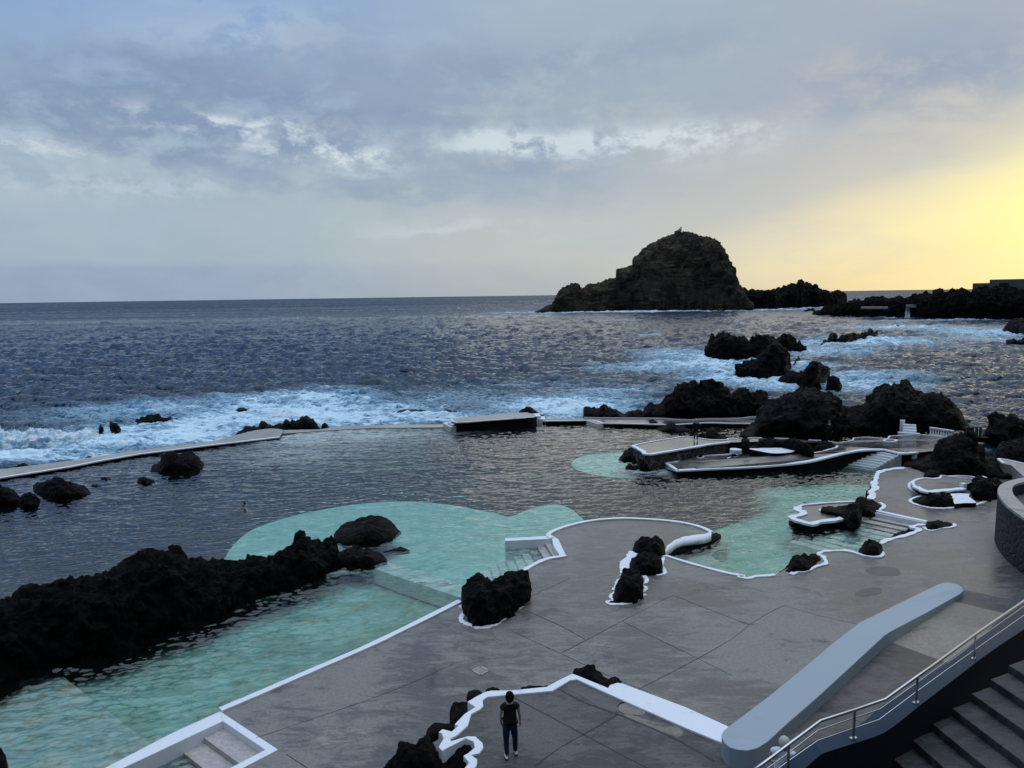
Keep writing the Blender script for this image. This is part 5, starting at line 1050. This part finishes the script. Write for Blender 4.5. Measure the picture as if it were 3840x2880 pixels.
massif('sea_stack', 'humped black rock streaming with white water', 'i2', [(85, 1215, 1222), (120, 1180, 1240), (170, 1150, 1255), (230, 1140, 1270), (300, 1140, 1285), (330, 1100, 1290), (380, 1062, 1290), (430, 1055, 1290), (490, 1090, 1250), (530, 1110, 1215), (535, 1170, 1200)], 5., SEA_Z, .5, 1.6, jag=.4, seedo=5, spike=20)
massif('sea_stack', 'small square black rock right of the streaming one', 'i2', [(500, 1290, 1300), (508, 1215, 1304), (525, 1175, 1305), (560, 1170, 1305), (600, 1180, 1302), (608, 1215, 1300), (632, 1240, 1290), (648, 1275, 1280)], 3., SEA_Z, .35, 1.1, jag=.2, seedo=6, spike=20)
massif('sea_stack', 'dark rock between the streaming rock and the square one', 'i2', [(360, 1230, 1290), (400, 1200, 1298), (440, 1210, 1300), (462, 1270, 1298), (468, 1290, 1295)], 2., SEA_Z, .25, .9, seedo=7, spike=20)
massif('sea_stack', 'knobbly reef far right of the stacks with surf behind', 'i2', [(445, 905, 916), (480, 870, 912), (510, 845, 905), (545, 805, 895), (580, 815, 885), (600, 850, 890), (640, 820, 895), (690, 815, 892), (720, 800, 880), (780, 815, 865), (820, 800, 858), (850, 800, 855), (875, 775, 850), (905, 795, 842), (945, 795, 830), (955, 820, 826)], 6., SEA_Z, .6, 1.8, jag=.6, seedo=8, spike=20)
massif('sea_stack', 'lone tiny rock tip in the far right surf', 'i2', [(1105, 744, 748), (1122, 734, 748), (1140, 744, 746)], 3., SEA_Z, .2, 1.0, seedo=9, spike=20)
massif('sea_stack', 'dark rock cut off by the right frame edge, upper', 'i2', [(2022, 770, 790), (2050, 735, 800), (2100, 700, 808), (2160, 685, 815), (2212, 675, 830), (2330, 660, 840)], 12., SEA_Z, .9, 3, jag=.5, seedo=1, spike=20)
massif('sea_stack', 'dark rock cut off by the right frame edge, lower', 'i2', [(2048, 880, 895), (2070, 868, 905), (2120, 862, 910), (2165, 875, 908), (2200, 845, 912), (2300, 830, 915)], 7., SEA_Z, .6, 2, jag=.4, seedo=2, spike=20)

# far islets and point
isle = massif('rock_islet', 'huge dark layered rock islet on the horizon crowned by a beacon', 'i1',
    [(195, 850, 858), (250, 832, 858), (300, 806, 858), (345, 795, 856), (365, 760, 855), (385, 720, 854), (405, 690, 853), (435, 655, 852), (475, 638, 851), (510, 628, 850), (513, 613, 850), (545, 610, 850), (574, 613, 849), (577, 640, 849), (615, 642, 848), (665, 628, 846), (680, 620, 846), (720, 616, 845), (780, 600, 844), (830, 578, 842), (888, 568, 840), (905, 545, 840), (900, 515, 840), (895, 492, 840), (925, 480, 840), (990, 472, 839), (1045, 462, 838), (1052, 430, 838), (1042, 405, 838), (1055, 380, 838), (1110, 350, 838), (1135, 315, 838), (1185, 275, 838), (1245, 250, 838), (1275, 220, 838), (1330, 205, 838), (1385, 188, 838), (1405, 170, 838), (1415, 163, 838), (1450, 165, 838), (1510, 168, 838), (1570, 178, 838), (1640, 196, 838), (1700, 218, 838), (1760, 232, 838), (1782, 252, 838), (1800, 285, 838), (1830, 335, 838), (1850, 370, 838), (1870, 410, 838), (1885, 445, 838), (1912, 470, 838), (1918, 510, 838), (1935, 560, 838), (1950, 600, 838), (1975, 640, 838), (2000, 670, 838), (2012, 695, 838), (2020, 730, 838), (2060, 760, 838), (2090, 790, 838)],
    95., SEA_Z, 3.2, 10., 'islet_rock', jag=1.0, step=.5, cat='islet', power=.42, lump=.55, mind=2)
massif('rock_islet', 'low spiky dark islet joined to the right foot of the huge islet', 'i2',
    [(-430, 560, 592), (-400, 520, 594), (-370, 480, 596), (-330, 465, 596), (-290, 470, 596), (-230, 425, 596), (-215, 405, 596), (-180, 440, 595), (-130, 425, 594), (-50, 440, 592), (0, 432, 598), (60, 430, 598), (110, 412, 592), (180, 395, 588), (240, 378, 588), (262, 350, 586), (285, 350, 586), (312, 375, 584), (345, 368, 582), (380, 395, 580), (415, 392, 580), (430, 420, 580), (480, 432, 580), (540, 458, 578), (590, 440, 576), (625, 450, 574), (650, 460, 572), (670, 490, 568), (682, 525, 545)],
    45., SEA_Z, 1.7, 6., 'lava_far', jag=1.2, step=.5, cat='islet', mind=2, spike=14)
massif('sea_stack', 'cluster of small rocks between the far islet and the point', 'i2', [(300, 615, 618), (330, 605, 620), (355, 588, 620), (385, 598, 620), (420, 610, 616)], 8., SEA_Z, .6, 3., 'lava_far', jag=.8, seedo=3, spike=20)
massif('headland', 'long low dark lava point running in from the right', 'i2',
    [(368, 638, 642), (430, 620, 650), (480, 595, 656), (530, 572, 658), (600, 562, 660), (690, 545, 660), (725, 525, 660), (770, 542, 660), (800, 540, 661), (860, 505, 661), (920, 500, 662), (1000, 502, 664), (1060, 510, 666), (1110, 496, 667), (1135, 492, 668), (1165, 515, 668), (1200, 505, 670), (1225, 480, 672), (1260, 470, 674), (1280, 500, 676), (1300, 475, 678), (1345, 462, 680), (1390, 480, 681), (1420, 455, 682), (1470, 430, 683), (1510, 455, 684), (1545, 455, 684), (1580, 438, 685), (1605, 440, 685), (1640, 425, 685), (1680, 430, 686), (1705, 455, 686), (1722, 478, 686), (1745, 485, 686), (1755, 440, 687), (1775, 430, 687), (1800, 412, 688), (1850, 420, 688), (1950, 410, 688), (2000, 425, 688), (2060, 412, 688), (2100, 415, 688), (2130, 440, 688), (2212, 440, 688), (2450, 440, 690)],
    40., SEA_Z, 1.3, 4., 'lava_far', jag=1.1, step=.5, cat='headland', mind=2, power=.55, spike=20)
# beacon on the islet
def frame_at(c, x, y, dist):
    r = ray(c, x, y); k = dist/math.hypot(r[0], r[1]); p = np.array([r[0]*k, r[1]*k, CZ+r[2]*k])
    f_ = np.array([r[0], r[1], 0]); f_ /= np.linalg.norm(f_); return p, f_, np.array([f_[1], -f_[0], 0])
gi = at('i1', 1430, 838, SEA_Z); dI = np.linalg.norm(gi[:2])+40
bp_, bf, br_ = frame_at('i1', 1450, 146, dI); mpp = dI/725/8.64
rzI = math.atan2(br_[1], br_[0])
simple('beacon_white', (.55, .58, .58), .7, var=.1)
bc = empty('beacon', tuple(bp_-np.array((0, 0, 1.5)))); tag(bc, 'small white beacon building on top of the huge islet', 'lighthouse')
mb = MB(); mb.box((0, 0, 0), 15*mpp+.3, 5, 1.5+13*mpp, rzI); mb.build('house', [M['beacon_white']], bc)
o_ = br_*(9*mpp); mb = MB(); mb.box((o_[0], o_[1], 0), 10*mpp, 3, 1.5+20*mpp, rzI); tw = mb.build('tower', [M['beacon_white']], bc)
mb = MB(); q_ = br_*(9*mpp); mb.tube([(q_[0], q_[1], 1.5+20*mpp), (q_[0], q_[1], 1.5+27*mpp)], [.8, .4], 10); mb.build('lantern', [M['dark_metal']], tw)
o_ = br_*(-13*mpp); mb = MB(); mb.box((o_[0], o_[1], 0), 3*mpp, 1.2, 1.5+8*mpp, rzI); mb.build('hut', [M['dark_metal']], bc)
# building on the point
gb = at('i2', 2000, 688, SEA_Z); dB = np.linalg.norm(gb[:2])+16; mb_px = dB/725/8.64
simple('far_wall', (.13, .14, .14), .85, var=.1); simple('far_window', (.015, .016, .018), .3)
p_, f_, r_ = frame_at('i2', 1900, 415, dB); rzB = math.atan2(r_[1], r_[0])
bd = empty('building', tuple(p_)); tag(bd, 'flat-roofed grey concrete building on the dark point at the right edge', 'building')
def bbox(name, x0, x1, y0, y1, mat, dep=8, fwd=0., parent=bd):
    cx = ((x0+x1)/2-1900)*mb_px; o_ = r_*cx+f_*(fwd+dep/2); mb = MB(); mb.box((o_[0], o_[1], (415-y1)*mb_px), (x1-x0)*mb_px, dep, (y1-y0)*mb_px, rzB); return mb.build(name, [M[mat]], parent)
bbox('wall', 1806, 1912, 379, 440, 'far_wall', 7, .6); bbox('wall', 1908, 2122, 355, 440, 'far_wall', 9, .3); wmain = bbox('wall', 2118, 2480, 343, 440, 'far_wall', 11, 0)
bbox('roof', 2145, 2480, 333, 343, 'far_window', 10, -.4); bbox('window', 1968, 2022, 380, 404, 'far_window', .5, .0)
for x in (2128, 2158, 2186, 2215): bbox('window', x, x+20, 371, 402, 'far_window', .3, -.15)
# weirs in the point
gw = at('i2', 1200, 672, SEA_Z); dW = np.linalg.norm(gw[:2])-1.5; k_ = dW/725/8.64
p_, f_, r_ = frame_at('i2', 1230, 672, dW); rzW = math.atan2(r_[1], r_[0])
wg = empty('weir', tuple(p_)); tag(wg, 'pale concrete weir with a white waterfall on the dark point', 'weir')
mb = MB(); mb.box((r_[0]*10*k_, r_[1]*10*k_, 78*k_), 85*k_, 5, 20*k_, rzW); mb.build('sill', [M['cap_concrete']], wg)
mb = MB(); V = []; Fs = []
for i in range(9):
    for j in range(7):
        u = i/8-.5; v = j/6; ww = 1-.25*v; cx_ = -20+u*34*ww*1.0; zz_ = 80*v**.8; fo_ = -2.2*(1-v)**1.5+.15*math.sin(i*2.1)
        V.append((r_[0]*cx_*k_+f_[0]*fo_, r_[1]*cx_*k_+f_[1]*fo_, zz_*k_))
for i in range(8):
    if i in (3,): continue
    for j in range(6): Fs.append((i*7+j, (i+1)*7+j, (i+1)*7+j+1, i*7+j+1))
mb.add(V, Fs); mb.build('waterfall', [M['foam']], wg, smooth=True)
p_, f_, r_ = frame_at('i2', 918, 585, dW-4); mb = MB(); mb.box((0, 0, -.6), 180*k_, 8, 1.0, rzW); o = mb.build('far_pool_deck', [M['cap_concrete']]); o.location = p_; tag(o, 'pale flat concrete slab between rocks on the far point', 'slab')

# breaking wave and spray on the left
bw = massif('breaking_wave', None, 'c00', [(-80, 400, 590), (0, 395, 585), (80, 420, 580), (160, 425, 578), (260, 420, 572), (360, 405, 566), (470, 400, 558), (560, 415, 545), (650, 420, 525), (740, 405, 505), (820, 390, 485), (860, 420, 460), (900, 445, 452)], 4.2, SEA_Z-.05, .5, 1.0, 'foam', jag=.35, kind='structure', power=.9)
for nm, c_, pr, dp in (('wave_crest', 'c10', [(-100, 330, 350), (0, 280, 320), (60, 262, 315), (140, 240, 310), (210, 228, 305), (300, 232, 310), (400, 262, 312), (480, 285, 310), (560, 300, 312)], 4.), ('wave_crest', 'i2', [(445, 925, 932), (500, 890, 925), (560, 885, 920), (620, 895, 915), (690, 900, 908), (780, 870, 880), (900, 845, 862), (1000, 838, 845)], 3.), ('wave_crest', 'c20', [(250, 230, 240), (330, 170, 225), (420, 140, 220), (500, 135, 215), (580, 160, 215), (650, 195, 210)], 3.5)):
    massif(nm, None, c_, pr, dp, SEA_Z-.05, .35, .9, 'foam', jag=.2, kind='structure', power=1.1)
# pouring water over ledges
# droplets
pos = []
def burst(c, x, y, n, sx_, sz_):
    for _ in range(n):
        p = at(c, x+random.gauss(0, sx_*30), y, SEA_Z); p = p+np.array((random.gauss(0, sx_*.3), random.gauss(0, .8), abs(random.gauss(0, sz_)))); pos.append((p, random.uniform(.008, .026)))
burst('c00', 60, 500, 900, 3., 1.3); burst('c00', 500, 500, 500, 6, .7); burst('c10', 250, 290, 300, 5, .6); burst('c20', 480, 200, 200, 3, .6)
iv = np.array([(1, 0, 0), (-1, 0, 0), (0, 1, 0), (0, -1, 0), (0, 0, 1), (0, 0, -1)], float); itf = np.array([(0, 2, 4), (2, 1, 4), (1, 3, 4), (3, 0, 4), (2, 0, 5), (1, 2, 5), (3, 1, 5), (0, 3, 5)])
V = np.concatenate([iv*r+p for p, r in pos]); Q = np.concatenate([itf+6*i for i in range(len(pos))])
o = link('spray', np_mesh('spray', V, Q), M['spray']); tag(o, kind='stuff')

# ------------------------------------------------------------------ people
simple('skin', (.42, .26, .19), .6, var=.05); simple('black_cloth', (.008, .008, .009), .85, .2, var=.2); simple('jeans', (.010, .022, .060), .8, .2, var=.3, sc=20)
simple('hair_dark', (.004, .003, .003), .8, .1, var=.2); simple('hair_white', (.48, .48, .44), .7, var=.3, sc=60); simple('white_cloth', (.62, .66, .80), .8, .2, var=.06, sc=8); simple('shoe_white', (.6, .58, .52), .6); simple('dark_navy', (.010, .012, .020), .8, .2); simple('grey_cap', (.10, .11, .12), .8)
def skin_obj(name, verts, edges, mat, parent, root=0, sub=2):
    me = bpy.data.meshes.new(name); me.from_pydata([v[0] for v in verts], edges, []); me.update()
    o = link(name, me, [M[mat]], parent)
    md = o.modifiers.new('skin', 'SKIN'); md.use_smooth_shade = True
    for i, v in enumerate(verts):
        sv = me.skin_vertices[0].data[i]; r = v[1]; sv.radius = r if isinstance(r, tuple) else (r, r); sv.use_root = (i == root)
    ss = o.modifiers.new('sub', 'SUBSURF'); ss.levels = sub; ss.render_levels = sub
    return o
def blobmesh(name, c, r, mat, parent, seg=20, cut=None, sq=1.0):
    bm = bmesh.new(); bmesh.ops.create_uvsphere(bm, u_segments=seg, v_segments=seg//2+4, radius=1)
    for v in bm.verts:
        p = v.co.copy(); n_ = .03*math.sin(p.x*9+p.z*7)*math.cos(p.y*8)
        v.co = Vector((c[0]+p.x*r[0]*(1+n_), c[1]+p.y*r[1]*(1+n_), c[2]+p.z*r[2]*(1+n_)))
    if cut: 
        dels = [v for v in bm.verts if cut(v.co)]; bmesh.ops.delete(bm, geom=dels, context='VERTS')
    me = bpy.data.meshes.new(name); bm.to_mesh(me); bm.free(); return link(name, me, [M[mat]], parent, smooth=True)
def chain(pts_, rad): return [(p, r) for p, r in zip(pts_, rad)]
def hand(name, wrist, d, side, parent, curl=.5):
    "palm, four fingers and thumb; d = pointing direction"
    d = Vector(d).normalized(); s = Vector(side).normalized(); n = d.cross(s).normalized()
    wv = Vector(wrist); v = [(wv, (.024, .018)), (wv+d*.05, (.036, .016)), (wv+d*.085, (.038, .014))]; e = [(0, 1), (1, 2)]
    for k, (o_, ln) in enumerate(((-.028, .07), (-.010, .08), (.010, .076), (.028, .060))):
        b = wv+d*.088+s*o_; i = len(v); bend = (d*(1-curl*.5)+n*curl).normalized()
        v += [(b, .0095), (b+d*ln*.4, .009), (b+d*ln*.4+bend*ln*.35, .0085), (b+d*ln*.4+bend*ln*.35+(bend+n*curl*.5).normalized()*ln*.25, .007)]; e += [(2, i), (i, i+1), (i+1, i+2), (i+2, i+3)]
    i = len(v); b = wv+d*.035-s*.035; v += [(b, .012), (b+(d-s*.7).normalized()*.03, .011), (b+(d-s*.4).normalized()*.058, .009)]; e += [(1, i), (i, i+1), (i+1, i+2)]
    return skin_obj(name, [(tuple(a), r) for a, r in v], e, 'skin', parent, 0, 1)
def head(parent, c, r=.1, skin='skin', hair='hair_dark', face=(0, 1, 0), long_=.0):
    "head with face features looking along face"
    f = Vector(face).normalized(); sd2 = Vector((f.y, -f.x, 0)); cv = Vector(c)
    bm = bmesh.new(); bmesh.ops.create_uvsphere(bm, u_segments=24, v_segments=18, radius=1)
    for v in bm.verts:
        p = v.co.copy(); fy = p.y; jaw = 1-.22*max(0, -p.z)**1.5
        nose = .20*math.exp(-((p.x/.14)**2+((p.z+.12)/.22)**2)) if fy > .5 else 0
        brow = .05*math.exp(-(((p.z-.18)/.12)**2)) if fy > .4 else 0
        eye = -.06*math.exp(-(((abs(p.x)-.36)/.16)**2+((p.z-.02)/.12)**2)) if fy > .4 else 0
        lip = .05*math.exp(-((p.x/.3)**2+((p.z+.48)/.08)**2)) if fy > .4 else 0
        chin = .06*math.exp(-((p.x/.3)**2+((p.z+.8)/.15)**2)) if fy > .2 else 0
        q = Vector((p.x*.078*jaw, p.y*.098+(nose+brow+eye+lip+chin)*.1, p.z*.122))
        v.co = cv+sd2*q.x+f*q.y+Vector((0, 0, q.z))
    for s_ in (-1, 1):
        g_ = bmesh.ops.create_uvsphere(bm, u_segments=8, v_segments=6, radius=1)
        for v in g_['verts']: v.co = cv+sd2*(s_*.080+v.co.x*.010)+f*(-.008+v.co.y*.018)+Vector((0, 0, -.005+v.co.z*.030))
    me = bpy.data.meshes.new('head'); bm.to_mesh(me); bm.free(); return me
def person(label, pos, face_deg, shirt, trousers, hair, shoes, height=1.66, arms=None, legs=None, sleeve='short', group=None, hem=.86, hat=None):
    root = empty('person', pos); tag(root, label, 'person')
    root.rotation_euler = (0, 0, math.radians(face_deg)); root.scale = (height/1.7,)*3
    # facing +y locally, x to the person's right
    LA = arms[0]; RA = arms[1]; LL, RL_ = legs
    V = [((0, 0, .93), (.135, .10)), ((0, -.01, 1.08), (.125, .09)), ((0, -.005, 1.25), (.15, .10)), ((0, -.01, 1.38), (.12, .085)), ((0, -.01, 1.46), .052), ((0, .005, 1.52), .05)]
    Ed = [(0, 1), (1, 2), (2, 3), (3, 4), (4, 5)]
    def limb(start, P, R):
        prev = start
        for p, r in zip(P, R): V.append((p, r)); Ed.append((prev, len(V)-1)); prev = len(V)-1
    limb(3, LA, [.055, .043, .036, .030, .024]); limb(3, RA, [.055, .043, .036, .030, .024])
    limb(0, LL, [.092, .080, .062, .056, .040]); limb(0, RL_, [.092, .080, .062, .056, .040])
    body = skin_obj('body', V, Ed, 'skin', root, 0, 2)
    hm = head(root, (0, .015, 1.60)); link('head', hm, [M['skin']], body, smooth=True)
    for P_, sd3 in ((LA, (1, 0, 0)), (RA, (-1, 0, 0))):
        d_ = Vector(P_[-1])-Vector(P_[-2]); hand('hand', P_[-1], d_, (0, 1 if sd3[0] > 0 else -1, 0), body)
    # clothes
    Vs = [((0, 0, hem), (.190, .150)), ((0, -.01, 1.0), (.185, .145)), ((0, -.01, 1.12), (.178, .135)), ((0, -.005, 1.26), (.180, .135)), ((0, -.01, 1.37), (.155, .110)), ((0, -.01, 1.45), (.085, .08))]
    Es = [(0, 1), (1, 2), (2, 3), (3, 4), (4, 5)]
    for A in (LA, RA):
        n_ = 2 if sleeve == 'short' else 5; rr_ = [.088, .075] if sleeve == 'short' else [.07, .058, .05, .043, .036]; prev = 4
        Q_ = [A[0], tuple((Vector(A[0])*.45+Vector(A[1])*.55))] if sleeve == 'short' else A
        for p, r in zip(Q_[:n_], rr_): Vs.append((p, r)); Es.append((prev, len(Vs)-1)); prev = len(Vs)-1
    skin_obj('shirt', Vs, Es, shirt, root, 2, 2)
    Vt = [((0, 0, 1.0), (.155, .125)), ((0, 0, .90), (.175, .145))]; Et = [(0, 1)]
    for A in (LL, RL_):
        prev = 1
        for p, r in zip(A, [.112, .098, .076, .068, .056]): Vt.append((p, r)); Et.append((prev, len(Vt)-1)); prev = len(Vt)-1
    skin_obj('trousers', Vt, Et, trousers, root, 0, 2)
    for A in (LL, RL_):
        a = Vector(A[-1]); dx_ = .05 if a.x > 0 else -.05
        blobmesh('shoe', (a.x+dx_*.3, a.y+.055, .045), (.046, .13, .04), shoes, root, 14)
        blobmesh('sole', (a.x+dx_*.3, a.y+.055, .015), (.052, .137, .016), 'black_cloth', root, 14)
    if hat: blobmesh('cap', (0, .01, 1.66), (.095, .125, .085), hat, root, 18, cut=lambda p: p.z < 1.63)
    else:
        if hair: blobmesh('hair', (0, -.022, 1.615), (.112, .122, .142), hair, root, 22, cut=lambda p: p.y > .045 and p.z < 1.67)
    return root
A_rel = [[(-.19, -.01, 1.375), (-.235, -.015, 1.24), (-.25, -.02, 1.10), (-.25, .0, .98), (-.24, .03, .86)], [(.19, -.01, 1.375), (.235, -.015, 1.24), (.25, -.02, 1.10), (.255, .0, .98), (.25, .04, .87)]]
L_st = [[(-.095, 0, .82), (-.10, .005, .66), (-.105, .02, .47), (-.11, .0, .28), (-.12, -.02, .09)], [(.095, 0, .82), (.10, .01, .66), (.105, .02, .47), (.11, .0, .28), (.12, -.02, .09)]]
# the woman on the terrace
wp = at('c11', 2180, 1580, TZ)
pa = at('c11', 2150, 1585, TZ); 
wpos = (at('c11', 2175, 1582, TZ)+at('c21', 10, 1545, TZ))/2
wl = [[(-.095, 0, .82), (-.10, .0, .66), (-.10, .01, .47), (-.10, -.02, .28), (-.095, -.06, .09)], [(.095, 0, .82), (.11, .02, .66), (.13, .03, .47), (.135, .05, .28), (.14, .06, .09)]]
A_w = [[(-.185, -.01, 1.375), (-.225, -.02, 1.24), (-.235, -.03, 1.11), (-.225, .02, .99), (-.20, .07, .88)], [(.185, -.01, 1.37), (.225, .0, 1.24), (.245, .0, 1.11), (.262, .03, .99), (.27, .05, .88)]]
woman = person('woman seen from behind with short dark hair, black T-shirt and blue jeans', tuple(wpos), 12, 'black_cloth', 'jeans', 'hair_dark', 'shoe_white', 1.66, A_w, wl)
# the man on the platform
mpos = at('c20', 1588, 484, 1.34)
ma = [A_rel[0], [(.20, -.01, 1.385), (.26, .05, 1.25), (.30, .16, 1.18), (.36, .28, 1.22), (.42, .38, 1.27)]]
man = person('white-haired man in dark clothes standing on the stone platform', tuple(mpos), -15, 'dark_navy', 'dark_navy', 'hair_white', 'dark_navy', 1.70, ma, L_st, sleeve='long', hem=.76)
# the person by the railing
rp_, rf, rr2 = frame_at('c31', 165, 1385, 14.6)
lean = [[(-.20, .0, 1.385), (-.27, .0, 1.25), (-.30, .05, 1.12), (-.26, .16, 1.02), (-.18, .24, .98)], [(.20, .0, 1.385), (.27, .0, 1.25), (.30, .05, 1.12), (.26, .16, 1.02), (.18, .24, .98)]]
pr_ = person('white-haired person in a white T-shirt seen through the railing', (rp_[0]-.05, rp_[1], rp_[2]-1.70), -25, 'white_cloth', 'dark_navy', 'hair_white', 'dark_navy', 1.66, lean, L_st)
# the person in a grey cap by the headland
cpz = 1.0; cpp = at('c30', 525, 492, cpz)
cpn = person('person in a grey cap and dark clothes against the black headland', tuple(cpp), -30, 'black_cloth', 'black_cloth', 'hair_dark', 'black_cloth', 1.66, A_rel, L_st, sleeve='long', hat='grey_cap')
mb = MB(); mb.box((.03, -.125, 1.02), .05, .012, .30); mb.box((.03, -.128, .93), .13, .012, .09); mb.box((-.05, -.125, 1.12), .10, .012, .04)
mb.build('bag', [M['beacon_white']], cpn)
# swimmer
swp = at('c00', 2110, 1075, .0); sw_ = empty('person', tuple(swp)); tag(sw_, 'dark-haired swimmer with shoulders above the dark pool water', 'person')
sw_.rotation_euler = (0, 0, math.radians(160))
Vw = [((0, 0, -.35), (.15, .1)), ((0, 0, -.12), (.16, .1)), ((0, 0, .02), (.13, .09)), ((0, 0, .1), .055), ((0, 0, .17), .05), ((-.19, 0, .0), .055), ((-.34, .12, -.04), .045), ((-.42, .3, -.03), .035), ((.19, 0, .0), .055), ((.34, .12, -.04), .045), ((.42, .3, -.03), .035), ((0, -.3, -.5), .12), ((.1, -.7, -.55), .08), ((-.1, -.7, -.55), .08)]
bsw = skin_obj('body', Vw, [(0, 1), (1, 2), (2, 3), (3, 4), (2, 5), (5, 6), (6, 7), (2, 8), (8, 9), (9, 10), (0, 11), (11, 12), (11, 13)], 'skin', sw_, 0, 2)
hm = head(sw_, (0, .01, .26)); link('head', hm, [M['skin']], bsw, smooth=True)
blobmesh('hair', (0, -.015, .285), (.092, .108, .125), 'hair_dark', sw_, 18, cut=lambda p: p.y > .045 and p.z < .32)

# small litter stick on ridge (white) left out on purpose: not part of the rock itself
# ------------------------------------------------------------------ render settings
scn.view_settings.view_transform = 'Standard'; scn.view_settings.look = 'None'; scn.view_settings.gamma = 1; scn.view_settings.exposure = 0
scn.cycles.max_bounces = 6; scn.cycles.transparent_max_bounces = 8; scn.cycles.diffuse_bounces = 3; scn.cycles.glossy_bounces = 3
scn.cycles.use_denoising = True
scn.cycles.caustics_reflective = False; scn.cycles.caustics_refractive = False
